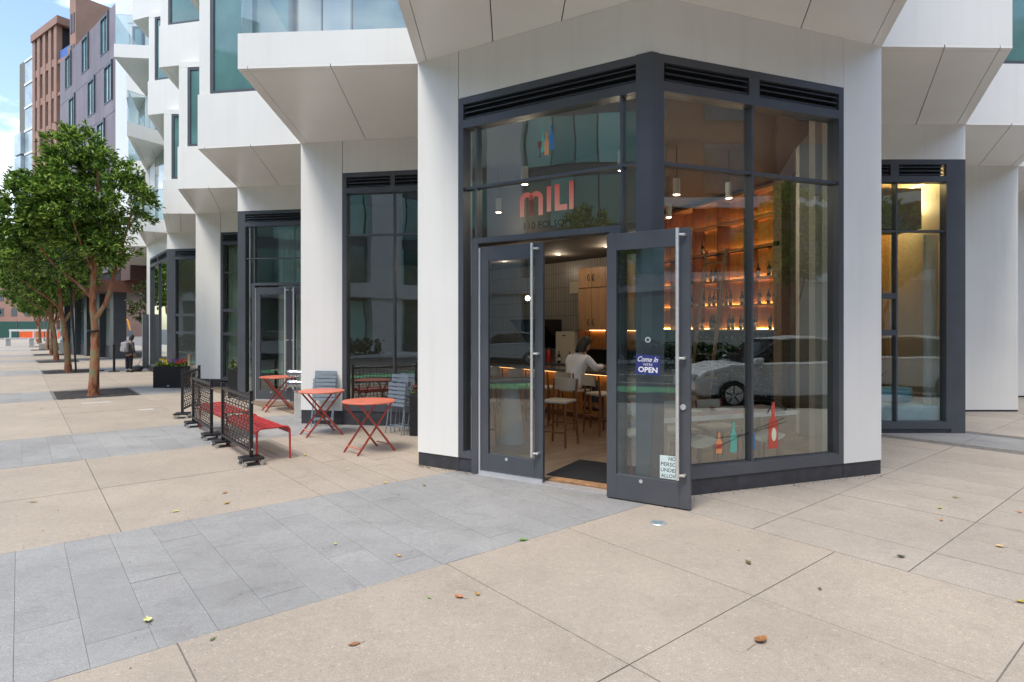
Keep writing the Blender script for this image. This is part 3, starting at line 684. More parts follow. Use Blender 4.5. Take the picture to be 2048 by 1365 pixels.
m_green = bpy.data.materials.new('green_curtain_wall'); m_green.use_nodes = True; t = m_green.node_tree; b = t.nodes['Principled BSDF']; b.inputs['Roughness'].default_value = .12; b.inputs['Specular IOR Level'].default_value = 1
g = N(t, 'ShaderNodeNewGeometry'); r = N(t, 'ShaderNodeValToRGB'); r.color_ramp.elements[0].color = (.02, .08, .07, 1); r.color_ramp.elements[1].color = (.34, .62, .54, 1); k = r.color_ramp.elements.new(.6); k.color = (.10, .28, .24, 1)
t.links.new(g.outputs['Random Per Island'], r.inputs[0]); t.links.new(r.outputs[0], b.inputs['Base Color'])
m_conc = mat('pale_concrete', (.60, .60, .59), .8, var=.08, scale=.4)
ob = empty('office_tower', (*W(8, -31), 0), world=True); tag(ob, 'green glass office tower across the road, mirrored in the shop windows', 'building')
fo = Fr(W(-22, -31), D1)
if fo.n.dot(D2) < 0: fo.n = -fo.n
blockgrid(ob, fo, 78, 19.6, 1.55, 3.9, m_dark, m_green, m_dark, .05, .55)
for t in (7, 13, 26.5, 38, 50, 62, 74):
    q = MB(); fo.box(q, t, t+2.3, -.1, .9, -.14, 20); q.build('concrete_fin', m_conc, ob)
q = MB(); fo.box(q, -.5, 78, -.1, 1.1, 3.9, 4.9); q.build('concrete_band', m_conc, ob)
bb = empty('brick_building', (*W(-31, 5), 0), world=True); tag(bb, 'red brick building with white stone bands across the side street', 'building')
m_brick = mat('red_brick', (.22, .085, .06), .85, var=.22, scale=9)
fb = Fr(W(-30, -12), D2)
if fb.n.dot(D1) < 0: fb.n = -fb.n
blockgrid(bb, fb, 72, 16.4, 4.4, 4.1, m_brick, mat('dark_glazing', (.02, .025, .03), .06, 0, var=.3, spec=1.), m_dark, 1.0, 1.1)
for z in (4.3, 8.5, 16.4):
    q = MB(); fb.box(q, 0, 72, -.1, .25, z, z+.55); q.build('stone_band', m_conc, bb)
q = MB(); fb.box(q, 0, 72, -.12, .1, -.14, 4.28); q.build('stone_ground_floor', mat('limestone', (.45, .42, .37), .8, var=.1), bb)
for t in range(0, 72, 9):
    q = MB(); fb.box(q, t, t+1.1, .1, .45, -.14, 16.8); q.build('brick_pier', m_brick, bb)
sb = empty('stone_building', (*W(-44, -34), 0), world=True); tag(sb, 'sandstone corner building behind the viewer, mirrored in the windows', 'building')
fs2 = Fr(W(-44, -52), (W(-24, -40)-W(-44, -52)))
fs2 = Fr((-16, -31), (1, .12))
if fs2.n.y < 0: fs2.n = -fs2.n
blockgrid(sb, fs2, 22, 10.9, 2.6, 3.6, mat('sandstone', (.36, .31, .235), .85, var=.12, scale=.6), mat('dark_glazing', (.02, .025, .03)), m_dark, .65, .9)

# ================================================================ TREES
def leaf_mesh(mb, c, d, up, L, wd):
    s = d.cross(up)
    if s.length < .01: s = d.orthogonal()
    s.normalize(); n = s.cross(d).normalized()
    tip = c+d*L-n*L*.18; mid = c+d*L*.5+n*L*.05
    b = len(mb.v); mb.v += [tuple(c), tuple(mid+s*wd+n*wd*.35), tuple(tip), tuple(mid-s*wd+n*wd*.35), ]
    mb.f += [(b, b+1, b+2), (b, b+2, b+3)]
def crown(mb, lobes, ncl, nl, L=.13, wd=.028, seed=1):
    rnd = random.Random(seed)
    tot = sum(r[0]*r[1]*r[2] for _, r in lobes)
    for c, r in lobes:
        for _ in range(int(ncl*r[0]*r[1]*r[2]/tot)):
            while True:
                p = Vector((rnd.uniform(-1, 1), rnd.uniform(-1, 1), rnd.uniform(-1, 1)))
                if .25 < p.length < 1: break
            p = p*(p.length**-.45) if rnd.random() < .7 else p
            if p.length > 1.06: p = p.normalized()*rnd.uniform(.9, 1.06)
            q = Vector(c)+Vector((p.x*r[0], p.y*r[1], p.z*r[2]))
            if noise.noise(q*1.3) < -.14: continue
            ax = (Vector((p.x, p.y, p.z*.6+.35))).normalized()
            for k in range(nl):
                a = rnd.uniform(0, 2*math.pi); e = rnd.uniform(.1, 1.25)
                o = ax.orthogonal().normalized(); o2 = ax.cross(o)
                d = (ax*math.cos(e)+(o*math.cos(a)+o2*math.sin(a))*math.sin(e)).normalized()
                st = q+Vector((rnd.gauss(0, .05), rnd.gauss(0, .05), rnd.gauss(0, .05)))-ax*rnd.uniform(0, .12)
                leaf_mesh(mb, st, d, Vector((0, 0, 1)), L*rnd.uniform(.7, 1.25), wd*rnd.uniform(.8, 1.2))
m_leaf = leafmat('leaf_green', (.03, .065, .014), (.095, .20, .026), (.46, .62, .12))
m_leaf2 = leafmat('leaf_olive', (.05, .07, .025), (.10, .14, .05), (.2, .24, .1))
m_leaf3 = leafmat('leaf_dark', (.012, .03, .008), (.03, .065, .015), (.06, .11, .02))
def bark():
    m = bpy.data.materials.new('bark'); m.use_nodes = True; t = m.node_tree; b = t.nodes['Principled BSDF']; b.inputs['Roughness'].default_value = .8
    tcx = N(t, 'ShaderNodeTexCoord'); mpp = N(t, 'ShaderNodeMapping'); mpp.inputs['Scale'].default_value = (7, 7, 2.2)
    n1 = N(t, 'ShaderNodeTexNoise'); n1.inputs['Scale'].default_value = 1; n1.inputs['Detail'].default_value = 7; n1.inputs['Distortion'].default_value = 1
    t.links.new(tcx.outputs['Object'], mpp.inputs[0]); t.links.new(mpp.outputs[0], n1.inputs[0])
    r = N(t, 'ShaderNodeValToRGB'); e = r.color_ramp.elements; e[0].position = .36; e[0].color = (.20, .20, .10, 1); e[1].position = .66; e[1].color = (.10, .045, .025, 1)
    k = e.new(.46); k.color = (.30, .17, .09, 1); k = e.new(.55); k.color = (.30, .10, .04, 1)
    t.links.new(n1.outputs[0], r.inputs[0]); t.links.new(r.outputs[0], b.inputs['Base Color'])
    bp = N(t, 'ShaderNodeBump'); bp.inputs['Strength'].default_value = .6; bp.inputs['Distance'].default_value = .02; t.links.new(n1.outputs[0], bp.inputs['Height']); t.links.new(bp.outputs[0], b.inputs['Normal'])
    return m
m_bark = bark()
def limb(mb, pts, r0, r1, n=10, seed=0):
    """smooth tapered limb through the points"""
    rnd = random.Random(seed); P = [Vector(p) for p in pts]; out_ = []; rr = []
    m = len(P)-1; st = 5
    for i in range(m):
        a = P[max(i-1, 0)]; b = P[i]; c = P[i+1]; d = P[min(i+2, m)]
        for k in range(st):
            t = k/st; out_.append(.5*((2*b)+(c-a)*t+(2*a-5*b+4*c-d)*t*t+(3*b-a-3*c+d)*t**3))
    out_.append(P[-1])
    for i in range(len(out_)): rr.append((r0+(r1-r0)*i/(len(out_)-1))*rnd.uniform(.93, 1.07))
    rr[0] *= 1.25
    mb.tube(out_, rr, n)
TG = 'trees in a row along the pavement'
def street_tree(seed, lobes, ncl, nl, lab, m_l=None, L=.13, wd=.03):
    t = empty('street_tree'); tag(t, lab, 'tree', TG)
    q = MB(); limb(q, [(.0, 0, -.02), (.03, .0, .8), (.02, .03, 1.7), (-.02, 0, 2.5), (.02, .02, 3.6), (.1, .0, 4.8), (.05, .1, 6.0)], .125, .025, 12, seed)
    limb(q, [(.01, .02, 1.95), (.28, .02, 2.35), (.42, .08, 2.9), (.6, .2, 3.8), (.8, .3, 4.8)], .065, .02, 8, seed+1)
    limb(q, [(-.02, 0, 2.5), (-.35, -.1, 2.9), (-.9, -.2, 3.4), (-1.5, -.2, 4.2)], .05, .015, 8, seed+2)
    limb(q, [(0, 0, 3.2), (.1, -.5, 3.7), (.2, -1.1, 4.5)], .04, .012, 7, seed+3)
    limb(q, [(0, 0, 3.4), (-.2, .5, 4.0), (-.6, 1.0, 5.0)], .04, .012, 7, seed+4)
    limb(q, [(.02, 0, 3.7), (-.5, .1, 4.6), (-1.0, 0, 5.6)], .035, .01, 7, seed+5)
    q.build('trunk', m_bark, t, smooth=True)
    q = MB(); crown(q, lobes, ncl, nl, L, wd, seed); q.build('crown', m_l or m_leaf, t)
    return t
lob1 = [((-.1, 0, 5.0), (1.35, 1.3, 1.4)), ((-1.15, -.1, 4.8), (1.1, 1.1, 1.1)), ((.75, .1, 4.9), (.72, .9, .85)), ((-.35, 0, 6.15), (.85, .9, .75)), ((-1.0, .2, 3.75), (1.3, 1.1, .65)), ((.45, -.1, 3.8), (.7, .8, .45)), ((-1.9, 0, 4.4), (.75, .8, .75)), ((.95, 0, 5.7), (.35, .5, .35))]
t1 = street_tree(11, lob1, 1500, 26, 'nearest street tree, full green crown over a forked reddish trunk')
p = W(12.1, -2.45); t1.location = (p.x, p.y, 0); t1.rotation_euler[2] = 0
q = MB(); q.lathe([(.132, 1.64), (.138, 1.65), (.138, 1.68), (.132, 1.69)], (0, 0, 0), 14); q.build('tree_tie', m_black, t1)
lob2 = [((0, 0, 4.8), (1.9, 1.8, 1.6)), ((-1.1, 0, 4.4), (1.3, 1.3, 1.1)), ((1.0, 0, 4.5), (1.2, 1.2, 1.1)), ((0, 0, 5.9), (1.3, 1.3, .9)), ((-.2, 0, 3.7), (1.7, 1.6, .7))]
t2 = street_tree(23, lob2, 900, 20, 'second street tree from the front, leaning trunk beside a black stake', L=.17, wd=.042)
p = W(22.6, -2.43); t2.location = (p.x, p.y, 0)
t2.rotation_euler = (0, R(-5), R(40))
labs = ['third street tree from the front, leaning trunk in its mulch square', 'fourth street tree from the front, trunk rising behind the leaning one', 'fifth street tree, slim dark trunk beside the long planter bench', 'sixth street tree, thin trunk before the orange barrier', 'seventh street tree, small in the distance', 'eighth street tree, last of the row']
for i, u in enumerate((33.2, 42.4, 53.0, 63.0, 76.5, 90.0)):
    p = W(u, -2.4+.1*(i % 3)); c = copy_tree(t2, (p.x, p.y, 0), R(70*i+20), labs[i]); c.scale = (1+.05*(i % 2), 1, .96+.04*(i % 3))
    c.rotation_euler[1] = R(-5 if i % 2 == 0 else 2)
# far-left tree mass and others mirrored in the glass
MG = 'trees mirrored in the glass'
t3 = street_tree(37, lob2, 300, 16, 'bushy dark tree at the far left horizon', m_leaf3, L=.26, wd=.08); t3['group'] = 'far trees'
t3.location = (-99, 112, 0); t3.scale = (1.6, 1.6, 1.0)
c = copy_tree(t3, (-107, 118, 0), 1.0, 'dark tree at the left horizon above the green fence'); c.scale = (1.5, 1.5, 1.1)
lt = [W(9, -25), W(17, -25), W(27, -25), W(-14, -25), W(0, -26), W(-10.3, 12.5), W(-10.6, 22), W(-26, 4), W(-26, 14), W(-26.5, 25), W(-20, -24)]
ll = ['tree across the road before the green tower, mirrored beside the door', 'second tree across the road before the green tower', 'farthest tree across the road before the green tower', 'tree beyond the road near the corner', 'tree beyond the road, nearest the corner of the green tower', 'tree on the side-street kerb to the right', 'farther tree on the side-street kerb', 'tree before the brick building, nearest the corner', 'second tree before the brick building', 'third tree before the brick building', 'tree at the far corner of the crossing']
for i, pp in enumerate(lt):
    c = copy_tree(t2, (pp.x, pp.y, -.1), R(50*i), ll[i]); c['group'] = MG; c.scale = (1.15, 1.15, 1.15+.1*(i % 3)); c.rotation_euler[1] = 0
# pale shrub-like tree by the glass of the mauve block
st = empty('small_tree', (-18.2, 30.2, 0)); tag(st, 'small pale olive tree against the glass beyond the white column', 'tree')
q = MB(); limb(q, [(0, 0, 0), (.05, 0, 1.2), (0, .05, 2.2), (.2, 0, 3.2)], .05, .015); limb(q, [(0, 0, 1.6), (-.4, 0, 2.3), (-.7, 0, 3.0)], .03, .01); q.build('trunk', m_bark, st, smooth=True)
q = MB(); crown(q, [((0, 0, 3.2), (1.0, 1, .9)), ((-.5, 0, 2.6), (.7, .7, .6)), ((.3, 0, 2.2), (.6, .6, .5))], 200, 16, .16, .04, 9); q.build('crown', m_leaf2, st)

# ================================================================ STREET THINGS FAR LEFT
def simple(name, lab, cat, loc, rz=0, group=None): return tag(empty(name, loc, rz), lab, cat, group)
s_ = simple('tree_stake', 'thin black support stake beside the second street tree', 'stake', (-17.0, 23.4, 0))
q = MB(); q.cyl((0, 0, 0), (-.22, 0, 3.6), .035, n=8); q.build('pole', m_black, s_)
q = MB(); q.cyl((-.1, 0, 1.75), (-.75, .1, 1.75), .012, n=6); q.build('tie', m_black, s_)
for i, (x, y) in enumerate(((-16.75, 24.3), (-15.85, 23.9))):
    s_ = simple('barrier_post', ['black belt post standing left of the pair', 'black belt post, right one of the pair, beside the person'][i], 'post', (x, y, 0), 0, 'belt barrier posts')
    q = MB(); q.lathe([(.2, 0), (.2, .02), (.17, .035), (.03, .05)], n=20); q.build('base', m_black, s_, smooth=True)
    q = MB(); q.cyl((0, 0, .05), (0, 0, 1.02), .045, n=12); q.cyl((0, 0, 1.02), (0, 0, 1.08), .055, n=12); q.build('post', m_black, s_, smooth=True)
s_ = simple('wheeled_screen_post', 'tall grey upright with a round weighted foot beside the white column', 'post', (-14.9, 24.3, 0))
q = MB(); q.box(-.03, .16, -.04, .04, .1, 2.3); q.build('upright', m_dark, s_); q = MB(); q.box(-.055, -.033, -.05, .05, .1, 2.3); q.build('edge_strip', m_alu, s_)
q = MB(); q.lathe([(.12, 0), (.2, .05), (.2, .18), (.1, .24)], (-.22, -.1, 0), 14); q.build('weight', m_dark, s_, smooth=True)
q = MB(); q.cyl((-.22, -.1, .2), (-.04, 0, .6), .02, n=6); q.build('strut', m_alu, s_)
# concrete planter bench and its plants
m_concr = mat('bench_concrete', (.27, .25, .225), .85, var=.12, scale=3)
s_ = simple('planter_bench', 'long low concrete planter bench behind the tree trunks', 'bench', (-35.6, 48.2, 0), 0)
q = MB(); P = [(-2.3, 0), (-2.2, -.3), (2.4, -.3), (2.5, 0), (2.4, 1.2), (-2.1, 1.2)]; q.prism(P, 0, .52); q.build('body', m_concr, s_, bevel=.04)
s_ = simple('concrete_planter', 'concrete tub of grey-green shrubs behind the long bench', 'planter', (-36.0, 52.5, 0))
q = MB(); q.lathe([(.95, 0), (1.15, .95), (1.02, .95), (1.0, .9)], n=24); q.build('tub', m_concr, s_, smooth=True)
q = MB(); crown(q, [((0, 0, 1.3), (1.2, 1.2, .6))], 90, 14, .3, .05, 4); q.build('shrub', m_leaf2, s_)
for i, (x, y) in enumerate(((-46.5, 58), (-41.8, 57.0))):
    s_ = simple('pavement_bench', ['white slatted bench at the left of the row', 'white slatted bench nearer the planter tub'][i], 'bench', (x, y, 0), .1, 'white benches')
    for k in range(4): q = MB(); q.box(-2.2, 2.2, -.3+k*.17, -.17+k*.17, .72, .78); q.build('slat', m_alu, s_)
    for sx in (-2.1, 0, 2.1): q = MB(); q.box(sx-.06, sx+.06, -.35, .35, 0, .72); q.box(sx-.06, sx+.06, .33, .42, .72, 1.6); q.build('leg', m_gyp, s_)
    q = MB(); q.box(-2.2, 2.2, .34, .4, 1.4, 1.6); q.build('rail', m_gyp, s_)
m_or = mat('orange_plastic', (.85, .14, .02), .5, var=.1, scale=1)
for i, x in enumerate((-79.0, -76.0, -73.0, -70.0)):
    s_ = simple('road_barrier', ['leftmost', 'second from left', 'third from left', 'rightmost'][i]+' orange plastic barrier at the end of the street', 'barrier', (x, 98, -.1), 0, 'orange barriers')
    q = MB(); q.box(-1.45, 1.45, -.05, .05, 1.1, 1.25); q.box(-1.45, 1.45, -.05, .05, .0, .25)
    for k in range(17): q.box(-1.43+k*.175, -1.37+k*.175, -.03, .03, .25, 1.1)
    q.box(-1.3, 1.3, .0, .02, .3, 1.05); q.build('panel', m_or, s_)
    q = MB(); q.box(-1.1, -.8, -.3, .3, -.03, .05); q.box(.8, 1.1, -.3, .3, -.03, .05); q.build('foot', m_black, s_)
s_ = simple('site_fence', 'dark green hoarding behind the orange barriers', 'fence', (-88, 104, -.1))
for k in range(6): q = MB(); q.box(-11+k*3.3, -7.75+k*3.3, 0, .05, .1, 2.95); q.build('panel', mat('green_hoarding', (.015, .07, .05), .7, var=.15), s_)
for k in range(7): q = MB(); q.box(-11.05+k*3.3, -10.97+k*3.3, -.06, 0, 0, 3.05); q.build('fence_post', m_dark, s_)
ex = simple('excavator', 'yellow and orange digger parked behind the barriers', 'digger', (-69.5, 101, -.1), .2)
m_yel = mat('machine_yellow', (.75, .33, .02), .45, var=.1)
for sy in (-1, 1):
    q = MB(); q.box(-1.8, 1.8, sy*1.0-.25, sy*1.0+.25, 0, .8); q.build('track', m_black, ex, bevel=.2)
q = MB(); q.box(-1.7, 1.2, -1.2, 1.2, .85, 1.9); q.build('body', m_yel, ex, bevel=.1)
q = MB(); q.box(.0, 1.3, -1.15, -.1, 1.92, 3.0); q.build('cab', m_teal, ex, bevel=.06)
q = MB(); q.tube([(1.2, .4, 1.6), (2.6, .4, 3.5), (4.2, .4, 3.1)], [.25, .25, .18]); q.build('boom', m_yel, ex); q = MB(); q.tube([(4.2, .4, 3.1), (4.6, .4, 1.4)], [.16, .12]); q.build('arm', m_yel, ex)
q = MB(); q.prism([(4.2, .1), (5.1, .1), (4.9, .8), (4.3, .8)], .5, 1.3); q.build('bucket', m_dark, ex)
q = MB(); q.box(-1.72, -1.705, -1.0, 1.0, 1.0, 1.7); q.box(-1.6, .8, -1.22, -1.205, 1.3, 1.7); q.build('stripe', mat('blue_paint', (.03, .08, .3), .4), ex)
# traffic light on a far pole
s_ = simple('traffic_signal', 'far traffic signal showing an orange light above the barriers', 'traffic light', (-62.2, 79.8, 0))
q = MB(); q.cyl((0, 0, 0), (0, 0, 4.6), .08, n=8); q.build('pole', m_dark, s_); q = MB(); q.box(.1, .5, -.2, .15, 3.2, 4.3); q.build('housing', m_black, s_)
q = MB(); q.lathe([(.13, 0), (.13, .03)], (0, 0, 0), 12)
q.v = [(.3+v[0], -.21-v[2], 3.75+v[1]) for v in q.v]; q.build('lens', mat('amber_signal', (.9, .3, .05), .4, emit=(1, .3, .05), estr=3), s_)

# ================================================================ BLACK PLANTER WITH FLOWERS
def flowers(root, x0, x1, y0, y1, z, seed=2):
    rnd = random.Random(seed); q = MB()
    for _ in range(260):
        c = Vector((rnd.uniform(x0, x1), rnd.uniform(y0, y1), z-.02)); d = Vector((rnd.gauss(0, .5), rnd.gauss(0, .5), 1)).normalized()
        leaf_mesh(q, c, d, Vector((0, 1, 0)), rnd.uniform(.08, .2), .016)
    q.build('foliage', m_leaf, root)
    for nm, c, n, xr in (('yellow_blossom', (.85, .62, .03), 16, (0, .45)), ('purple_blossom', (.22, .10, .35), 14, (.4, .75)), ('red_blossom', (.55, .06, .03), 14, (.7, 1))):
        q = MB()
        for _ in range(n):
            xx = x0+(x1-x0)*rnd.uniform(*xr); p = Vector((xx, rnd.uniform(y0, y1), z+rnd.uniform(.08, .2)))
            for k in range(5):
                a = k*1.2566; q.add([p, p+Vector((math.cos(a-.5)*.035, -.012, math.sin(a-.5)*.035)), p+Vector((math.cos(a)*.045, -.02, math.sin(a)*.045)), p+Vector((math.cos(a+.5)*.035, -.012, math.sin(a+.5)*.035))], [(0, 1, 2, 3)])
        q.build(nm, mat(nm, c, .6, var=.15, scale=30), root)
pl = simple('flower_planter', 'black box planter of yellow, purple and red flowers', 'planter', (-10.0, 17.45, 0), R(-2))
q = MB(); q.box(-.45, .45, 0, .36, 0, .62); q.box(-.42, .42, .03, .33, .62, .625); q.build('box', m_black, pl, bevel=.006)
q = MB(); q.box(-.04, .04, -.004, -.001, .05, .075); q.build('badge', m_alu, pl)
flowers(pl, -.4, .4, .05, .31, .62)
p2 = simple('box_planter', 'tall black box planter of green plants half hidden behind the white column', 'planter', (-1.62, 9.85, 0), R(-8))
q = MB(); q.box(-.02, .3, -.15, .2, 0, .66); q.build('box', m_black, p2, bevel=.006)
q = MB(); crown(q, [((.16, .02, .7), (.12, .12, .09))], 60, 14, .12, .02, 6); q.build('foliage', m_leaf, p2)
p3 = simple('narrow_planter', 'narrow black box planter beside the second shop door', 'planter', (-6.98, 15.05, 0), 0)
q = MB(); q.box(-.1, .12, -.1, .14, 0, .72); q.build('box', m_black, p3, bevel=.006)
q = MB(); crown(q, [((0, 0, .82), (.08, .08, .12))], 12, 10, .1, .02, 8); q.build('foliage', m_leaf2, p3)

# ================================================================ BISTRO TABLES, BENCHES, SCREENS, FOLDING CHAIRS
def table():
    t = empty('bistro_table'); z = .72
    q = MB(); q.lathe([(.0, z-.012), (.355, z-.012), (.366, z-.02), (.37, z-.008), (.366, z), (.0, z)], n=48); q.build('tabletop', m_coral, t, smooth=True)
    for s in (-1, 1):
        y = .20*s
        for a in (-1, 1):
            yy = y+.022*a*s
            q = MB(); A = Vector((-.27*a, yy, z-.03)); B = Vector((.29*a, yy, .0)); d = (B-A).normalized(); nrm = Vector((0, 1, 0)); e = d.cross(nrm)
            P = []
            for base in (B, A):
                for sx, sy in ((-1, -1), (1, -1), (1, 1), (-1, 1)): P.append(base+e*.014*sx+nrm*.006*sy)
            q.corners(P); q.build('leg', m_rustred, t)
    for a in (-1, 1):
        q = MB(); q.box(.245*a-.012, .245*a+.012, -.165-.0, .165, .085, .093); q.build('stretcher', m_coral if a < 0 else m_rustred, t)
        q = MB(); q.box(-.26*a-.01, -.26*a+.01, -.2, .2, z-.034, z-.022); q.build('top_rail', m_rustred, t)
    return t
TB = 'coral folding bistro tables'
ta = table(); tag(ta, 'coral round folding table nearest the entrance, beside two folded chairs', 'table', TB); ta.location = (-2.03, 8.5, 0); ta.rotation_euler[2] = R(46)
copy_tree(ta, (-3.13, 9.85, 0), R(34), 'coral round folding table in front of the chair on the white column')
copy_tree(ta, (-4.95, 12.7, 0), R(32), 'coral round folding table at the second shop door, farthest back')
def bench(L=1.45, wd=.40, H=.45):
    b = empty('metal_bench'); r = .014
    for e in (0, L):
        pts = [(e, -wd/2-.015, 0), (e, -wd/2-.012, H-.09)]
        for k in range(7): a = math.pi/2*k/6; pts.append((e, -wd/2+.05-.062*math.cos(a), H-.08+.062*math.sin(a)))
        for k in range(7): a = math.pi/2*k/6; pts.append((e, wd/2-.05+.062*math.sin(a), H-.08+.062*math.cos(a)))
        pts += [(e, wd/2+.012, H-.09), (e, wd/2+.015, 0)]
        q = MB(); q.tube(pts, r, 8); q.build('end_frame', m_red, b, smooth=True)
    # slats: five flat and the outer ones rolled over the edge
    for k in range(4):
        y = -wd/2+.077+k*.082
        q = MB(); q.box(.015, L-.015, y-.032, y+.032, H-.028, H-.016); q.build('slat', m_red, b, bevel=.003)
    for s in (-1, 1):
        q = MB(); n = 7; prof = [(s*(wd/2-.055+.06*math.sin(math.pi/2*k/n)), H-.08+.062*math.cos(math.pi/2*k/n)) for k in range(n+1)]+[(s*(wd/2+.005), H-.1)]
        vs = [(x, y, z) for x in (.0, L) for (y, z) in prof]+[(x, y-s*.006, z-.006) for x in (.0, L) for (y, z) in prof]; m = len(prof)
        fs = [(i, i+1, m+i+1, m+i) for i in range(m-1)]+[(2*m+i, 3*m+i, 3*m+i+1, 2*m+i+1) for i in range(m-1)]
        q.add(vs, fs); q.build('edge_slat', m_red, b, smooth=True)
    for x in (.45, L-.45): q = MB(); q.box(x-.02, x+.02, -wd/2+.02, wd/2-.02, H-.045, H-.029); q.build('cross_bar', m_red, b)
    return b
be = bench(); tag(be, 'red slatted metal bench nearest the viewer, behind the front screen', 'bench', 'red metal benches'); p = W(1.45, -1.33); be.location = (p.x, p.y, 0); be.rotation_euler[2] = ANG
p = W(3.3, -1.30); copy_tree(be, (p.x, p.y, 0), ANG, 'red slatted metal bench farther back, seen through the screens')
def screen(L):
    s = empty('patio_screen'); H = .93
    for x in (0, L):
        q = MB(); q.box(x-.022, x+.022, -.022, .022, .1, H); q.box(x-.028, x+.028, -.028, .028, H, H+.012); q.build('post', m_black, s, bevel=.002)
        q = MB(); q.box(x-.13, x+.13, -.13, .13, .068, .1); d = q.build('dolly', m_black, s, bevel=.005)
        for sx in (-1, 1):
            for sy in (-1, 1):
                q = MB(); q.cyl((x+sx*.105-.014, sy*.105, .027), (x+sx*.105+.014, sy*.105, .027), .027, n=14); q.box(x+sx*.105-.019, x+sx*.105-.015, sy*.105-.015, sy*.105+.015, .02, .068); q.box(x+sx*.105+.015, x+sx*.105+.019, sy*.105-.015, sy*.105+.015, .02, .068)
                q.build('caster', m_chrome, d, smooth=True)
    for z in (.17, .86): q = MB(); q.box(.022, L-.022, -.018, .018, z-.018, z+.018); q.build('rail', m_black, s)
    q = MB(); st = .08; nx = int((L-.06)/st); nz_ = int(.64/st); x0 = (L-nx*st)/2; z0 = .19
    for i in range(nx):
        for j in range(nz_+1):
            cx, cz = x0+(i+.5)*st, z0+(j+.5)*st*.98
            if (i+j) % 2: q.box(cx-st*.6, cx+st*.6, -.004, .002, cz-.009, cz+.009)
            else: q.box(cx-.009, cx+.009, -.003, .005, cz-st*.6, cz+st*.6)
    tag(q.build('woven_infill', mat('weave_bronze', (.06, .045, .035), .5, .3, var=.3, scale=20), s), kind='stuff')
    for z in (.2, .8): q = MB(); q.cyl((L+.022, 0, z), (L+.045, 0, z), .012, n=10); q.build('knob', m_chrome, s)
    return s
SG = 'wheeled woven patio screens'
def put_screen(a, b, lab, cp=None):
    a = Vector(a); b = Vector(b); L = (b-a).length; s = screen(L); tag(s, lab, 'screen', SG); s.location = (a.x, a.y, 0); s.rotation_euler[2] = math.atan2((b-a).y, (b-a).x)
put_screen((-4.27, 8.86), (-3.34, 7.68), 'front black woven patio screen on casters, in front of the near bench')
put_screen((-5.63, 10.6), (-4.72, 9.42), 'middle black woven patio screen on casters')
put_screen((-6.4, 11.65), (-6.75, 12.95), 'rear black woven patio screen, turned away towards the planter')
def folded_chair(n=6):
    c = empty('folding_chair')
    # folded flat: standing, leaning in local +y ; seat slats above back slats
    for s in (-1, 1):
        x = .19*s
        q = MB(); q.tube([(x, -.03, 0), (x, .0, .45), (x, .03, .98)], .009, 6); q.build('rear_leg', m_bluegrey, c)
        x2 = .165*s
        q = MB(); q.tube([(x2, .06, 0), (x2, .03, .4), (x2, -.01, .86)], .009, 6); q.build('front_leg', m_bluegrey, c)
    for z in (.12, .14): q = MB(); q.cyl((-.19, -.02+(z-.12)*3, z), (.19, -.02+(z-.12)*3, z), .007, n=6); q.build('foot_rail', m_bluegrey, c)
    for k in range(n): q = MB(); q.box(-.205, .205, -.028, -.018, .46+k*.066, .51+k*.066); q.build('seat_slat', m_bluegrey, c)
    for k in range(2): q = MB(); q.box(-.2, .2, .02, .03, .86+k*.07, .915+k*.07); q.build('back_slat', m_bluegrey, c)
    for s in (-1, 1): q = MB(); q.box(.18*s-.004, .18*s+.004, -.02, -.008, .44, .86); q.build('seat_rail', m_bluegrey, c)
    return c
CG = 'blue-grey folding chairs folded flat'
ch = folded_chair(); tag(ch, 'blue-grey folding chair folded against the white column, front of its pair', 'chair', CG); ch.location = (-3.35, 10.6, 0); ch.rotation_euler = (R(-9), 0, R(-5))
c = copy_tree(ch, (-3.39, 10.68, 0), R(-9), 'blue-grey folding chair tucked behind the one on the white column'); c.rotation_euler[0] = R(-8)
c = copy_tree(ch, (-1.93, 9.85, 0), R(-38), 'blue-grey folding chair standing folded by the window, left one of two'); c.rotation_euler[0] = R(-6)
c = copy_tree(ch, (-1.83, 9.98, 0), R(-46), 'blue-grey folding chair standing folded by the black planter, right one of two'); c.rotation_euler[0] = R(-5)
# steel bin and the hose connection on the column
s_ = simple('steel_bin', 'round stainless steel ash bin at the foot of the white column', 'bin', (-4.16, 11.75, 0))
q = MB(); q.cyl((0, 0, 0), (0, 0, .5), .1, n=24); q.build('body', m_steel, s_, smooth=True); q = MB(); q.lathe([(.1, .5), (.112, .505), (.112, .53), (.08, .55), (.0, .55)], n=24); q.build('rim', m_chrome, s_, smooth=True)
hb = empty('hose_connection', (-4.0, 11.35, .7)); tag(hb, 'twin chrome fire hose connection sticking out beside the white column', 'hose connection')
for z in (0, .19):
    q = MB(); q.cyl((.12, 0, z), (-.05, 0, z), .06, n=18); q.cyl((-.05, 0, z), (-.08, 0, z), .075, n=18); q.cyl((-.08, 0, z), (-.2, 0, z), .066, n=18); q.cyl((-.2, 0, z), (-.23, 0, z), .078, .07, n=18); q.cyl((-.12, 0, z), (-.14, 0, z), .072, n=18)
    q.build('outlet', m_chrome, hb, smooth=True)
q = MB(); q.cyl((.12, 0, -.1), (.12, 0, .3), .08, n=14); q.build('riser', m_chrome, hb, smooth=True)
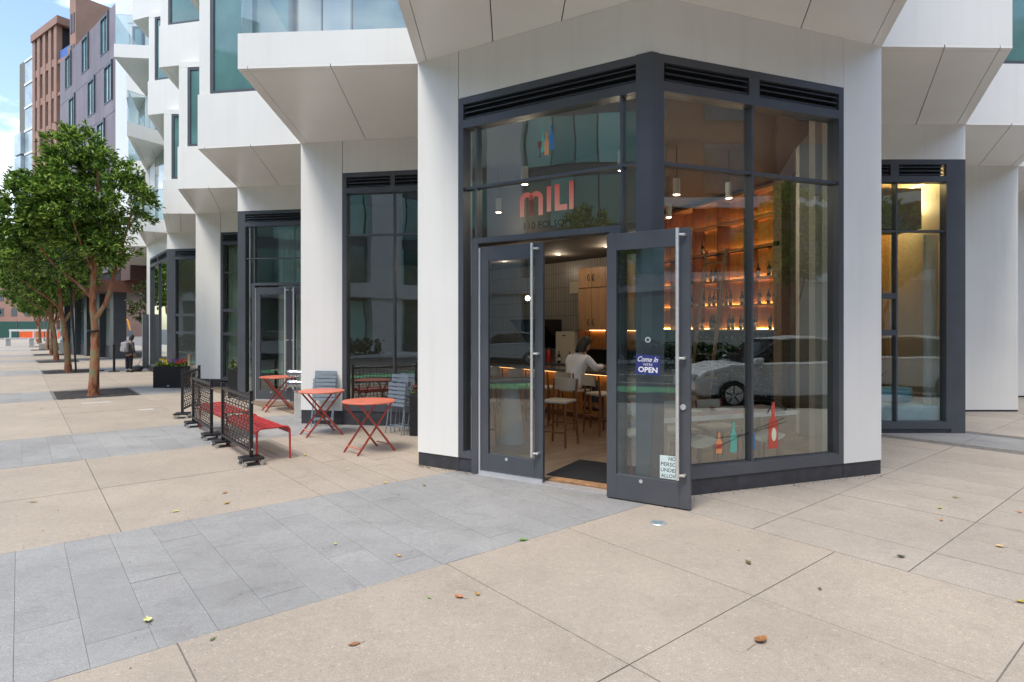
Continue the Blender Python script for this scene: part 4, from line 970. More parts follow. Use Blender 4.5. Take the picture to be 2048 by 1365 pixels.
# ground light, metal covers
s_ = simple('ground_light', 'round in-ground light with a steel ring set in the paving before the door', 'light', (1.31, 5.38, 0))
q = MB(); q.lathe([(.045, .001), (.045, .006), (.07, .006), (.073, .001)], n=28); q.build('ring', m_steel, s_, smooth=True); q = MB(); q.lathe([(.0, .001), (.044, .001), (.044, .004), (0, .004)], n=24); q.build('lens', mat('lens_grey', (.2, .27, .3), .2), s_)
for i, (px, py) in enumerate(((192, 806), (292, 820))):
    Y = 2100/(py-656); X = (px-1024)*Y/1200
    s_ = simple('access_cover', ['pale rectangular access cover in the paving by the nearest tree', 'smaller pale access cover right of the other one'][i], 'cover', (X, Y, 0), ANG)
    q = MB(); a = .28 if i == 0 else .14; q.box(-.13, .13, -a, a, .0, .005); q.build('lid', mat('cover_concrete', (.46, .43, .38), .85, var=.12, scale=12), s_)

# ================================================================ INSIDE THE BAR
m_oak = wood('pale_oak', (.30, .22, .15), (.40, .31, .22), 3, 0, .5)
m_cab = wood('cabinet_oak', (.36, .20, .10), (.46, .28, .15), 3, 2, .45)
m_walnut = wood('walnut', (.16, .065, .03), (.26, .11, .05), 4, 2, .4)
m_floor = wood('floor_oak', (.22, .155, .10), (.32, .235, .165), 2.2, 1, .38, .14)
m_amber = wood('amber_back_panel', (.50, .24, .06), (.70, .38, .11), 1.2, 2, .5)
m_led = mat('led_strip', (1, .6, .3), .5, emit=(1, .56, .20), estr=24)
m_led2 = mat('soft_led_strip', (1, .6, .3), .5, emit=(1, .50, .18), estr=4)
m_bulb = mat('lamp_lens', (1, .9, .8), .5, emit=(1, .8, .55), estr=14)
m_cream = mat('cream_upholstery', (.58, .52, .42), .7, var=.05)
m_top = mat('stone_worktop', (.16, .17, .18), .18, 0, var=.15, scale=9)
m_bottle = mat('dark_bottle_glass', (.012, .022, .012), .06, spec=.9)
m_label = mat('paper_label', (.62, .58, .48), .7, var=.15, scale=12)
def vmin(u):
    if u < -2.88: return 1.15+(-2.88-u)/1.05*3.05+.25
    if u < 0: return .351*-u+.22
    if u < 2.43: return .67*u+.3
    if u < 4.25: return 1.63*(4.25-u)/1.82+.3
    return .35
room = [W(-3.85, 4.1), Vector((POST.x, POST.y+.22)), W(-.15, .16), W(2.43, 1.85), W(4.2, .2), W(6.7, 1.7), W(6.7, 9), W(1, 11), W(-3.8, 9)]
q = MB(); q.prism([tuple(p) for p in (Vector((4.15, 7.3)), Vector((POST.x, POST.y+.2)), W(0, .14), W(2.43, 1.72), W(4.2, .2), W(6.7, 1.75), W(6.7, 9), Vector((5.7, 13.3)), Vector((4.68, 9.95)))], .002, .006)
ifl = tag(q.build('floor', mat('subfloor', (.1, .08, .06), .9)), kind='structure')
def child_world(o, p, zc, rz=0):
    o.parent = p; o.location = Vector(zc)-OFF[p.name]; o.rotation_euler[2] = rz
u = -3.85; pc = {}
while u < 6.5:
    v = vmin(u+.09)+.02; k = 0
    vmx = 8.0 if u > -2.2 else max(v, 4.0+(u+3.93)/1.83*2.14-.2)
    while v < vmx-.02:
        ln = (1.2 if (int(u*10) % 2) and k == 0 else 2.2); ve = min(v+ln, vmx)
        key = round(ve-v, 2)
        q = MB(); q.box(-.094, .094, -(ve-v)/2+.002, (ve-v)/2-.002, 0, .012)
        me = bpy.data.meshes.new('floor_board'); me.from_pydata(q.v, [], q.f); me.materials.append(m_floor)
        o = bpy.data.objects.new('floor_board', me); COL.objects.link(o); c = W(u+.095, (v+ve)/2)
        child_world(o, ifl, (c.x, c.y, .0065), math.atan2(-D2.x, D2.y)); v = ve; k += 1
    u += .19
# walls
tile = bpy.data.materials.new('stacked_wall_tile'); tile.use_nodes = True; t = tile.node_tree; b = t.nodes['Principled BSDF']; b.inputs['Roughness'].default_value = .3
tcx = N(t, 'ShaderNodeTexCoord'); mpp = N(t, 'ShaderNodeMapping'); mpp.inputs['Rotation'].default_value = (R(90), 0, 0)
brk = N(t, 'ShaderNodeTexBrick'); brk.offset = 0; brk.inputs['Color1'].default_value = (.30, .28, .25, 1); brk.inputs['Color2'].default_value = (.26, .245, .22, 1); brk.inputs['Mortar'].default_value = (.12, .11, .10, 1)
brk.inputs['Scale'].default_value = 1; brk.inputs['Brick Width'].default_value = .085; brk.inputs['Row Height'].default_value = .34; brk.inputs['Mortar Size'].default_value = .006
t.links.new(tcx.outputs['Object'], mpp.inputs[0]); t.links.new(mpp.outputs[0], brk.inputs[0]); t.links.new(brk.outputs[0], b.inputs['Base Color'])
def uvwall(u0, u1, v0, v1, z0, z1, m, name, par=None, kind=None):
    """box aligned with the street frame, object rotated so that its local x runs down the street"""
    q = MB(); q.box(-(u1-u0)/2, (u1-u0)/2, -(v1-v0)/2, (v1-v0)/2, z0, z1)
    c = W((u0+u1)/2, (v0+v1)/2); o = q.build(name, m); o.location = Vector((c.x, c.y, z0)); o.rotation_euler[2] = ANG
    OFF[o.name] = Vector((0, 0, 0))
    if par is not None: o.parent = par; o.location = Vector((c.x, c.y, z0))-OFF[par.name]
    if kind: o['kind'] = kind
    return o
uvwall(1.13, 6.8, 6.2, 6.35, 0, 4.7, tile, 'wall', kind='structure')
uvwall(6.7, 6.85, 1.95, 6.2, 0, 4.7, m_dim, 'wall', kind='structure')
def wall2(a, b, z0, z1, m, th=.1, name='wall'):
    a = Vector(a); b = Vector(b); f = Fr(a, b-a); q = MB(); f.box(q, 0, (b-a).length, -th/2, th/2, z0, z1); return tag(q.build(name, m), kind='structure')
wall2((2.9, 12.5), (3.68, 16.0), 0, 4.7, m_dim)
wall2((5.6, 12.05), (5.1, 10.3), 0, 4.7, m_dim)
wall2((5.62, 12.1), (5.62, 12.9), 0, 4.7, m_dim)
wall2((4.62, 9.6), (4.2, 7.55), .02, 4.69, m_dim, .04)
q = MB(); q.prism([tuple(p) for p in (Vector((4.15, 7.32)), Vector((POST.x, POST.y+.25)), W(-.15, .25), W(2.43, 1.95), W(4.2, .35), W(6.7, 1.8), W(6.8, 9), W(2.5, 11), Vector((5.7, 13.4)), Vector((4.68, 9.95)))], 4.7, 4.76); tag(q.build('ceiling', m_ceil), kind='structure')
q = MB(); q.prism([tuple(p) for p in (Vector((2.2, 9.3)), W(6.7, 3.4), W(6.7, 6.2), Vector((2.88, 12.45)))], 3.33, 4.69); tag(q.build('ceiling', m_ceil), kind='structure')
BF = Fr(W(0, 6.2), D1)          # bar frame: t = u, n>0 towards the street
if BF.n.dot(D2) > 0: BF.n = -BF.n
def bbox(root, name, m, a, **k):
    q = MB(); BF.box(q, *a); return q.build(name, m, root, **k)
# wall cabinets
cb = empty('wall_cabinet', (*W(2, 6.1), 0), world=True); tag(cb, 'oak wall cabinets with dark curved pulls above the lit glass niche', 'cabinet')
bbox(cb, 'carcass', m_walnut, (1.2, 2.82, .01, .38, 1.70, 3.08))
for i in range(4):
    a = 1.22+i*.4
    for z0, z1 in ((1.71, 2.62), (2.64, 3.07)):
        d = bbox(cb, 'cabinet_door', m_cab, (a+.003, a+.394, .382, .40, z0, z1), bevel=.002)
        tt = a+.33 if i % 2 == 0 else a+.07; zc = z0+.16 if z0 < 2 else (z0+z1)/2
        q = MB(); q.tube([BF.P(tt, .405, zc-.07), BF.P(tt, .44, zc-.04), BF.P(tt, .45, zc), BF.P(tt, .44, zc+.04), BF.P(tt, .405, zc+.07)], .009, 6); q.build('handle', m_black, d)
bbox(cb, 'niche_shelf', m_walnut, (1.15, 2.84, .02, .40, 1.28, 1.32)); bbox(cb, 'niche_side', m_walnut, (2.0, 2.03, .02, .38, 1.322, 1.698)); bbox(cb, 'niche_side', m_walnut, (2.8, 2.83, .02, .38, 1.322, 1.698))
bbox(cb, 'niche_back', m_amber, (1.2, 2.8, .012, .03, 1.322, 1.698)); bbox(cb, 'led_strip', m_led2, (1.25, 2.78, .06, .075, 1.683, 1.697))
def wine_glass(loc, lab, grp, h=.2):
    g_ = empty('wine_glass', loc); tag(g_, lab, 'glass', grp)
    q = MB(); q.lathe([(.0, 0), (.035, .002), (.005, .01), (.004, h*.45), (.03, h*.58), (.036, h*.75), (.028, h), (.026, h), (.033, h*.75), (.0, h*.5)], n=12); q.build('bowl', m_clear, g_, smooth=True); return g_
for i in range(5):
    p = BF.P(2.15+i*.13, .2, 1.322); wine_glass(p, ['first', 'second', 'third', 'fourth', 'fifth'][i]+' stemmed glass in the lit niche, counted from the right', 'glasses in the lit niche')
# tall pale cabinet, wall box, dark machine, extinguisher
s_ = empty('tall_cabinet', (*W(3.2, 6), 0), world=True); tag(s_, 'tall cream cabinet with one door against the tiled wall', 'cabinet'); bbox(s_, 'carcass', m_cream, (2.95, 3.55, .01, .4, 0, 1.66)); dd = bbox(s_, 'cabinet_door', m_cream, (2.965, 3.535, .402, .42, .85, 1.645)); bbox(dd and s_, 'handle', m_black, (3.2, 3.3, .422, .435, 1.56, 1.58))
s_ = empty('wall_box', (*W(3.3, 6.1), 2.6), world=True); tag(s_, 'pale square access box high on the tiled wall', 'wall box'); bbox(s_, 'cover', m_cream, (3.15, 3.45, .005, .05, 2.55, 2.83), bevel=.01)
s_ = empty('hood', (*W(4.3, 6), 1.2), world=True); tag(s_, 'black slanted extraction hood over the back counter', 'hood')
q = MB(); P = [BF.P(3.75, .02, 1.25), BF.P(4.9, .02, 1.25), BF.P(4.9, .35, 1.6), BF.P(3.75, .35, 1.6), BF.P(3.75, .02, 1.95), BF.P(4.9, .02, 1.95), BF.P(4.9, .7, 1.95), BF.P(3.75, .7, 1.95)]; q.corners(P); q.build('body', m_black, s_)
# back counter and bar counter
s_ = empty('back_counter', (*W(3, 5.9), 0), world=True); tag(s_, 'dark back counter running under the tiled wall', 'counter')
bbox(s_, 'cupboard', m_walnut, (1.2, 6.6, .43, .6, 0, .9)); bbox(s_, 'worktop', m_top, (1.15, 6.65, .43, .64, .902, .94)); bbox(s_, 'splashback', m_black, (1.2, 2.9, .008, .02, .94, 1.27))
fe = empty('fire_extinguisher', BF.P(3.7, .5, .94)); tag(fe, 'red fire extinguisher on the back counter left of the seated person', 'extinguisher')
q = MB(); q.lathe([(.055, 0), (.06, .02), (.06, .24), (.03, .29), (.02, .31)], n=14); q.build('cylinder', m_red, fe, smooth=True); q = MB(); q.box(-.02, .05, -.012, .012, .31, .35); q.tube([(.02, 0, .33), (.08, 0, .28), (.075, 0, .12)], .008, 6); q.build('hose', m_black, fe)
bar = empty('bar_counter', (*W(1.8, 4.4), 0), world=True); tag(bar, 'bar counter with grey stone top and glowing ribbed front', 'counter')
bbox(bar, 'worktop', m_top, (-1.3, 4.6, 1.45, 2.1, .9, .955), bevel=.004); bbox(bar, 'front', m_walnut, (-1.2, 4.5, 1.5, 1.85, 0, .898)); bbox(bar, 'end_panel', m_cab, (-1.25, -.05, 1.86, 1.93, 0.1, .897))
n = 0
for i in range(110):
    a = 0.0+i*.041
    q = MB(); q.cyl(BF.P(a, 1.855, .12), BF.P(a, 1.855, .86), .017, n=6, caps=False); q.build('rib', m_amber, bar)
bbox(bar, 'led_strip', m_led2, (0, 4.5, 1.93, 1.94, .88, .898)); 
def bottle(loc, lab, grp, h=.31, r=.038, m=None, name='wine_bottle'):
    o = empty(name, loc); tag(o, lab, 'bottle', grp)
    q = MB(); q.lathe([(r*.9, 0), (r, .008), (r, h*.6), (r*.75, h*.68), (r*.36, h*.76), (r*.34, h*.98), (r*.4, h*.985), (r*.4, h), (0, h)], n=12); q.build('body', m or m_bottle, o, smooth=True)
    q = MB(); q.cyl((0, 0, h*.2), (0, 0, h*.45), r+.001, n=12, caps=False); q.build('label', m_label, o, smooth=True); return o
OR = ['first', 'second', 'third', 'fourth', 'fifth', 'sixth', 'seventh', 'eighth', 'ninth', 'tenth', 'eleventh', 'twelfth']
bt0 = bottle(BF.P(.35, 1.75, .957), 'dark wine bottle standing among the glasses on the bar counter', 'bottles on the bar', .33)
g0 = None
for i in range(8):
    p = BF.P(-.15+.11*(i % 4)+.05*(i//4)-.1, 1.62+.14*(i//4), .957); wine_glass(p, OR[i]+' stemmed glass on the bar counter right of the seated person', 'glasses on the bar', .22)
for i in range(5):
    p = BF.P(2.95+.34*i, .55, .942)
    if abs(3.7-(2.95+.34*i)) < .12: continue
    bottle(p, OR[i]+' dark bottle on the back counter', 'bottles on the back counter', .28)
# bar stools
def bar_stool():
    s = empty('bar_stool'); H = .66
    q = MB(); q.box(-.2, .2, -.19, .2, H-.03, H+.012); q.build('seat', m_cream, s, bevel=.015)
    for sx in (-1, 1):
        q = MB(); q.tube([(sx*.21, -.21, 0), (sx*.185, -.18, H-.03), (sx*.19, -.215, H+.3)], [.016, .02, .014], 8); q.build('leg', m_walnut, s, smooth=True)
        q = MB(); q.tube([(sx*.2, .21, 0), (sx*.175, .17, H-.035)], [.016, .02], 8); q.build('leg', m_walnut, s, smooth=True)
    q = MB(); n = 8; P = []
    for i in range(n+1):
        a = (i/n-.5)*1.1; P.append((.36*math.sin(a), -.50+.30*math.cos(a)-.02))
    P = [(x, y) for x, y in P]; vs = []
    for z in (H+.13, H+.31):
        for x, y in P: vs.append((x, y, z))
        for x, y in P: vs.append((x*1.0, y-.02, z))
    m = n+1; fs = []
    for i in range(n): fs += [(i, i+1, 2*m+i+1, 2*m+i), (m+i+1, m+i, 3*m+i, 3*m+i+1), (i, m+i, m+i+1, i+1), (2*m+i, 2*m+i+1, 3*m+i+1, 3*m+i)]
    q.add(vs, fs); q.build('backrest', m_cream, s, smooth=True)
    for a, b in (((-.2, .2, .22), (.2, .2, .22)), ((-.2, -.2, .3), (.2, -.2, .3)), ((-.2, -.2, .26), (-.2, .2, .26)), ((.2, -.2, .26), (.2, .2, .26))):
        q = MB(); q.cyl(a, b, .012, n=8); q.build('stretcher', m_walnut, s)
    return s
stool = bar_stool(); SGp = 'cream bar stools'
BFACE = math.atan2(D2.y, D2.x)-math.pi/2
p = W(.70, 3.52); stool.location = (p.x, p.y, .018); stool.rotation_euler[2] = BFACE; tag(stool, 'cream bar stool on which the person in white sits', 'stool', SGp)
for (u, v, r, lab) in ((-.0, 3.45, BFACE-.15, 'cream bar stool right of the seated person, turned a little'), (1.32, 3.5, BFACE, 'cream bar stool left of the seated person'), (1.95, 3.5, BFACE+.1, 'second cream bar stool left of the seated person'), (2.6, 3.5, BFACE, 'third cream bar stool left of the seated person'), (3.3, 3.5, BFACE, 'cream bar stool farthest along the bar'), (-.25, 2.25, R(150), 'cream bar stool just inside the doorway, back towards the left leaf'), (.4, 1.25, R(-20), 'cream bar stool behind the closed door leaf'), (-.75, 3.5, BFACE, 'cream bar stool behind the open door leaf')):
    p = W(u, v); copy_tree(stool, (p.x, p.y, .018), r, lab)
pt = empty('pedestal_table', (-.02, 9.0, .018)); tag(pt, 'round dark high table on a white tapered base behind the closed door leaf', 'table')
q = MB(); q.lathe([(.2, 0), (.21, .02), (.11, .9), (.11, .93)], n=28); q.build('base', m_gyp, pt, smooth=True); q = MB(); q.lathe([(0, .93), (.42, .93), (.43, .945), (.42, .96), (0, .96)], n=40); q.build('tabletop', m_top, pt, smooth=True)
q = MB(); q.prism([tuple(FL.o+FL.d*1.68-FL.n*.32), tuple(FL.o+FL.d*2.6-FL.n*.32), tuple(FL.o+FL.d*2.6-FL.n*1.25), tuple(FL.o+FL.d*1.68-FL.n*1.25)], .019, .028); tag(q.build('door_mat', mat('black_mat', (.012, .013, .016), .95, var=.3, scale=60, bump=.6, bscale=200)), 'black door mat just inside the open doorway', 'mat')
q = MB(); FL.box(q, 1.8, 2.6, -.30, -.14, .0, .022); q.build('sill_board', mat('worn_sill', (.36, .20, .10), .6, var=.35, scale=14), bld)
# lamps: pendants, downlights, dome
def light(name, loc, e, col=(1, .80, .58), r=.06, par=None):
    l = bpy.data.lights.new(name, 'POINT'); l.energy = e; l.color = col; l.shadow_soft_size = r; o = bpy.data.objects.new(name, l); COL.objects.link(o)
    o.location = loc
    if par: o.parent = par
    return o
pen = [(.19, 9.0), (-.25, 11.2), (2.66, 9.7), (3.06, 11.7), (3.6, 9.96), (1.5, 8.2)]
for i, (x, y) in enumerate(pen):
    pd = empty('pendant_lamp', (x, y, 3.9)); tag(pd, ['white cylinder pendant above the shop name', 'white cylinder pendant left of the shop name', 'white cylinder pendant right of the corner post, upper', 'white cylinder pendant lower, near the amber shelves', 'white cylinder pendant before the top of the amber wall', 'white cylinder pendant just inside the door'][i], 'lamp', 'cylinder pendants')
    q = MB(); q.cyl((0, 0, 0), (0, 0, .26), .055, n=16); q.build('shade', m_gyp, pd, smooth=True); q = MB(); q.cyl((0, 0, .26), (0, 0, .795), .006, n=6); q.build('cord', m_black, pd)
    q = MB(); q.cyl((0, 0, -.004), (0, 0, -.001), .04, n=12); q.build('bulb', m_bulb, pd); light('lamp_light', (0, 0, -.1), 8, par=pd)
for i, (x, y) in enumerate(((.99, 12.9), (1.83, 11.6), (-.19, 14.25), (2.25, 10.7))):
    pd = empty('downlight', (x, y, 3.32)); tag(pd, ['downlight seen at the middle of the open doorway', 'downlight at the top right of the open doorway', 'downlight seen through the closed leaf', 'downlight hidden over the near end of the bar'][i], 'lamp', 'recessed downlights')
    q = MB(); q.lathe([(.045, 0), (.06, 0), (.06, .008), (.045, .008)], n=20); q.build('trim', m_gyp, pd); q = MB(); q.cyl((0, 0, .002), (0, 0, .006), .044, n=16); q.build('bulb', m_bulb, pd); light('lamp_light', (0, 0, -.12), 5, par=pd)
gl_ = empty('globe_lamp', (.32, 12.2, 2.35)); tag(gl_, 'small glowing globe lamp on the dark wall seen through the closed leaf', 'lamp'); q = MB(); q.lathe([(.0, -.05), (.035, -.035), (.05, 0), (.035, .035), (0, .05)], n=16); q.build('globe', m_bulb, gl_, smooth=True)
q = MB(); q.cyl((0, 0, .07), (0, 0, .98), .005, n=6); q.build('cord', m_black, gl_)
# ---- amber wine wall
WP = Vector((5.25, 12.0)); WF = Fr(WP, Vector((-.389, .921)), flip=True)
ww_ = empty('wine_wall', (5.25, 12.0, 0), world=True); tag(ww_, 'tall amber-lit shelving wall for wine with dark racks below', 'shelving')
def wbox(name, m, a, par=None, **k):
    q = MB(); WF.box(q, *a); return q.build(name, m, par or ww_, **k)
for i in range(5): wbox('back_panel', m_amber, (i*.83+.005, i*.83+.825, -.42, -.40, 1.72, 4.62))
zs = [1.72, 2.25, 2.81, 3.47, 4.09]
for z in zs:
    wbox('shelf', m_cab, (0, 4.12, -.39, -.02, z-.035, z)); wbox('led_strip', m_led, (.02, 4.1, -.395, -.38, z+.001, z+.014))
wbox('top_panel', m_cab, (0, 4.12, -.4, .0, 4.6, 4.66))
for t_ in (0, .83, 1.66, 2.49, 3.32, 4.1): wbox('divider', m_walnut, (t_-.012, t_+.012, -.385, -.03, 1.722, 4.6))
wbox('rack_back', m_black, (0, 4.12, -.42, -.4, 0, 1.68))
for i in range(11): wbox('rack_post', m_black, (i*.41, i*.41+.02, -.4, -.02, 0, 1.68))
q = MB(); c2 = MB(); rnd = random.Random(5)
for i in range(10):
    for j in range(13):
        for k in range(3):
            if rnd.random() < .15: continue
            tt = i*.41+.09+k*.12; zz = .12+j*.118; q.cyl(WF.P(tt, -.3, zz), WF.P(tt, -.06, zz), .036, n=8); q.cyl(WF.P(tt, -.06, zz), WF.P(tt, .02, zz), .013, n=6)
            if rnd.random() < .5: c2.cyl(WF.P(tt, .0, zz), WF.P(tt, .024, zz), .0145, n=6)
tag(q.build('racked_bottles', m_bottle, ww_), kind='stuff'); tag(c2.build('bottle_capsules', mat('foil_capsule', (.5, .45, .35), .3, .6, var=.5, scale=20), ww_), kind='stuff')
wbox('rail_bar', m_black, (0, 4.1, .06, .09, 3.36, 3.39)); 
for t_ in (.1, 1.6, 3.2): wbox('rail_bracket', m_black, (t_, t_+.03, -.02, .06, 3.35, 3.4))
s_ = empty('timber_post', (5.35, 11.93, 0), world=True); tag(s_, 'pale timber post at the right end of the amber shelves', 'post'); wbox('post', m_oak, (-.22, -.02, -.3, .05, 0, 4.69), par=s_)
q = MB(); q.cyl(WF.P(-.12, .05, 3.42), WF.P(-.12, .12, 3.42), .05, n=14); q.build('round_lamp', m_black, s_)
rows = {2.81: [.2, .33, .62, .95, 1.9, 2.05, 2.25, 2.7, 2.95, 3.1], 2.25: [.18, .34, .58, .95, 1.08, 1.42, 1.55, 1.95, 2.1, 2.3, 2.75, 3.1], 1.72: [.15, .3, .72, .92, 1.0, 1.12, 1.36, 1.48, 1.95, 2.05, 2.35, 2.5, 2.65, 2.85], 3.47: [2.35]}
nm = {2.81: 'upper bottle shelf', 2.25: 'middle bottle shelf', 1.72: 'lowest amber shelf', 3.47: 'high amber shelf'}
OR += ['thirteenth', 'fourteenth']
for z, ts in rows.items():
    for i, t_ in enumerate(ts):
        p = WF.P(t_, -.2, z+.001); bottle(p, OR[i]+' bottle from the right on the '+nm[z]+' of the amber wall', 'bottles on the amber shelves', random.choice((.31, .33, .30)) if not (z == 2.81 and i == 3) else .44, .042 if not (z == 2.81 and i == 3) else .06)
ld = empty('library_ladder', (4.5, 13.2, .018), world=True); tag(ld, 'pale wooden ladder leaning on the rail of the amber wine wall', 'ladder')
for t_ in (1.22, 1.86):
    q = MB(); P = []
    for (n_, z_) in ((.62, .02), (.10, 3.5)):
        for a, b in ((-.02, -.035), (.02, -.035), (.02, .035), (-.02, .035)): P.append(WF.P(t_+a, n_+b, z_))
    q.corners(P); q.build('stile', m_oak, ld)
for k in range(11):
    z = .28+k*.29; n_ = .62-.52*z/3.5
    q = MB(); WF.box(q, 1.24, 1.84, n_-.035, n_+.035, z, z+.025); q.build('rung', m_oak, ld)
# ---- table along the right window, chairs, white column
s_ = empty('window_table', (2.6, 6.9, .018), world=True); tag(s_, 'long grey-edged communal table just inside the right window', 'table')
def rbox(root, name, m, a, **k):
    q = MB(); FR.box(q, *a); return q.build(name, m, root, **k)
rbox(s_, 'tabletop', mat('table_stone', (.33, .33, .32), .25, var=.15, scale=6), (.30, 2.2, -.86, -.28, .725, .775), bevel=.003); rbox(s_, 'edge_strip', m_alu, (.30, 2.2, -.279, -.27, .725, .776))
for t_ in (.42, 2.05):
    for n_ in (-.76, -.4): rbox(s_, 'leg', m_walnut, (t_-.028, t_+.028, n_-.028, n_+.028, .018, .734))
def low_chair():
    s = empty('dining_chair'); H = .45
    q = MB(); q.box(-.21, .21, -.2, .2, H-.02, H+.02); q.build('seat', m_cream, s, bevel=.012)
    for sx in (-1, 1):
        q = MB(); q.tube([(sx*.2, -.2, 0), (sx*.19, -.19, H), (sx*.2, -.24, .78)], .014, 7); q.build('leg', m_rustred, s, smooth=True); q = MB(); q.tube([(sx*.2, .2, 0), (sx*.19, .18, H)], .014, 7); q.build('leg', m_rustred, s, smooth=True)
    q = MB(); q.tube([(-.2, -.235, .7), (-.1, -.275, .7), (0, -.285, .7), (.1, -.275, .7), (.2, -.235, .7)], [.04]*5, 8); q.v = [(x, y+( -.26-y)*.5, .7+(z-.7)*1.9) for x, y, z in q.v]; q.build('backrest', m_cream, s, smooth=True)
    return s
def low_stool():
    s = empty('low_stool'); vs = []; n = 8; q = MB()
    for y in (-.17, .17):
        for o_ in (0, -.03):
            for i in range(n+1):
                x = (i/n-.5)*.42; vs.append((x, y, .46+.06*(2*i/n-1)**2+o_))
    m = n+1; fs = []
    for i in range(n): fs += [(i, i+1, 2*m+i+1, 2*m+i), (m+i+1, m+i, 3*m+i, 3*m+i+1), (i+1, i, m+i, m+i+1), (2*m+i, 2*m+i+1, 3*m+i+1, 3*m+i)]
    q.add(vs, fs); q.build('seat', m_cream, s, smooth=True)
    for sx in (-1, 1):
        for sy in (-1, 1): q = MB(); q.tube([(sx*.2, sy*.15, 0), (sx*.185, sy*.13, .47)], .015, 7); q.build('leg', m_rustred, s, smooth=True)
        q = MB(); q.cyl((sx*.19, -.14, .16), (sx*.19, .14, .16), .01, n=6); q.build('stretcher', m_rustred, s)
    return s
lc = low_chair(); CHG = 'cream chairs at the window table'
aR = math.atan2(FR.d.y, FR.d.x)
for i, (t_, n_, r) in enumerate(((.55, -1.15, math.pi), (1.15, -1.15, math.pi), (1.8, -1.15, math.pi), (.75, -.33, 0), (1.68, -.33, 0))):
    p = FR.P(t_, n_, .018); lab = ['cream low-backed chair on the far side of the window table, leftmost', 'cream low-backed chair on the far side of the window table, middle', 'cream low-backed chair on the far side of the window table, right', 'cream chair tucked under the near side of the window table, by the open door', 'cream chair tucked under the near side of the window table, right one'][i]
    if i > 2:
        sx_ = low_stool(); tag(sx_, lab.replace('chair', 'curved stool'), 'stool', 'cream stools under the window table'); sx_.location = p; sx_.rotation_euler[2] = aR+r; continue
    if i == 0: tag(lc, lab, 'chair', CHG); lc.location = p; lc.rotation_euler[2] = aR+r
    else: copy_tree(lc, p, aR+r, lab)
q = MB(); q.box(3.93, 4.09, 7.78, 7.94, .018, 4.69); tag(q.build('interior_column', m_gyp), 'slim white column inside the right window', 'column')
for i, t_ in enumerate((.95, 1.35)):
    s_ = empty('menu_card', FR.P(t_, -.6, .776), aR+.2); tag(s_, ['cream menu card on the window table, left', 'cream menu card on the window table, right'][i], 'menu', 'menu cards'); q = MB(); q.box(-.12, .12, -.08, .08, 0, .012); q.build('card', m_cream, s_); q = MB(); q.box(-.15, -.125, -.03, .03, 0, .05); q.build('holder', m_walnut, s_)

# ---- rooms behind the other shopfronts
q = MB(); q.prism([tuple(p) for p in (W(6.9, .2), W(21.9, .25), W(21.9, 6), W(6.9, 6))], .004, .02); tag(q.build('floor', m_floor), kind='structure')
uvwall(6.9, 22, 4.3, 4.45, .02, 4.7, m_dim, 'wall', kind='structure'); fe_ = Fr(Cs[5]+D2*.35, D2); fbox(fe_, 'end_wall', m_white, (0, 11, -.2, 0, 0, ZS)); uvwall(14.9, 15.0, 2, 4.3, .02, 4.7, m_gyp, 'wall', kind='structure')
def blind(fr, t0, t1, n_, z0, z1, m, lab, seed=0, name='curtain'):
    q = MB(); k = max(8, int((t1-t0)*26)); f_ = []
    vs = []
    for z in (z0, z1):
        for off in (0, -.006):
            for i in range(k+1):
                t_ = t0+(t1-t0)*i/k; vs.append(fr.P(t_, n_+off+.022*math.sin(i*1.9+seed), z))
    m_ = k+1
    for i in range(k): f_ += [(i, i+1, 2*m_+i+1, 2*m_+i), (m_+i+1, m_+i, 3*m_+i, 3*m_+i+1)]
    q.add(vs, f_); return tag(q.build(name, m, smooth=True), lab, 'curtain')
m_curt = mat('sheer_curtain', (.72, .74, .72), .9, var=.05)
t = m_curt.node_tree; tl = N(t, 'ShaderNodeBsdfTranslucent'); tl.inputs[0].default_value = (.75, .78, .76, 1); mi = N(t, 'ShaderNodeMixShader'); mi.inputs[0].default_value = .5
t.links.new(t.nodes['Principled BSDF'].outputs[0], mi.inputs[1]); t.links.new(tl.outputs[0], mi.inputs[2]); t.links.new(mi.outputs[0], t.nodes['Material Output'].inputs[0])
m_curt2 = mat('grey_green_blind', (.36, .39, .35), .9, var=.05)
blind(F3, .85, 2.3, -.3, .3, 4.15, m_curt2, 'pale green-grey blind behind the narrow window of the third bay')
blind(F2, .78, 1.75, -.5, .05, 4.15, m_curt2, 'pale curtain hanging behind the second shop door', 2)
cs = copy_tree(stool, (-5.9, 15.4, .02), R(70), 'walnut and cream stool behind the second shop door')
# cafe guest with the cap
# ---- yellow room right
q = MB(); q.prism([(5.12, 10.12), (7.42, 10.12), (7.8, 12.3), (5.72, 12.3)], .004, .02); tag(q.build('floor', m_floor), kind='structure')
m_gold = wood('golden_wall', (.30, .17, .06), (.42, .26, .10), 1.5, 2, .4); wall2((5.72, 12.3), (7.8, 12.3), .02, 4.7, m_gold); wall2((7.48, 10.2), (7.82, 12.3), .02, 4.6, m_gold, .03)
q = MB(); q.prism([(5.12, 10.12), (7.42, 10.12), (7.8, 12.3), (5.72, 12.3)], 4.62, 4.68); tag(q.build('ceiling', mat('warm_plaster', (.75, .68, .5), .8)), kind='structure')
q = MB(); q.box(5.75, 7.25, 10.62, 11.3, 3.5, 4.22); tag(q.build('bulkhead', m_dim), 'grey box bulkhead hung under the yellow lit ceiling', 'bulkhead')
cv = empty('cove_light', (6.55, 11.2, 4.34)); tag(cv, 'warm yellow cove light around the grey bulkhead', 'lamp')
m_yl = mat('warm_tube', (1, .8, .4), .5, emit=(1, .68, .22), estr=7)
for a in ((-.75, .8, -.55, -.52), (-.75, .8, .72, .75)):
    q = MB(); q.box(*a, -.02, .0); q.build('tube', m_yl, cv)
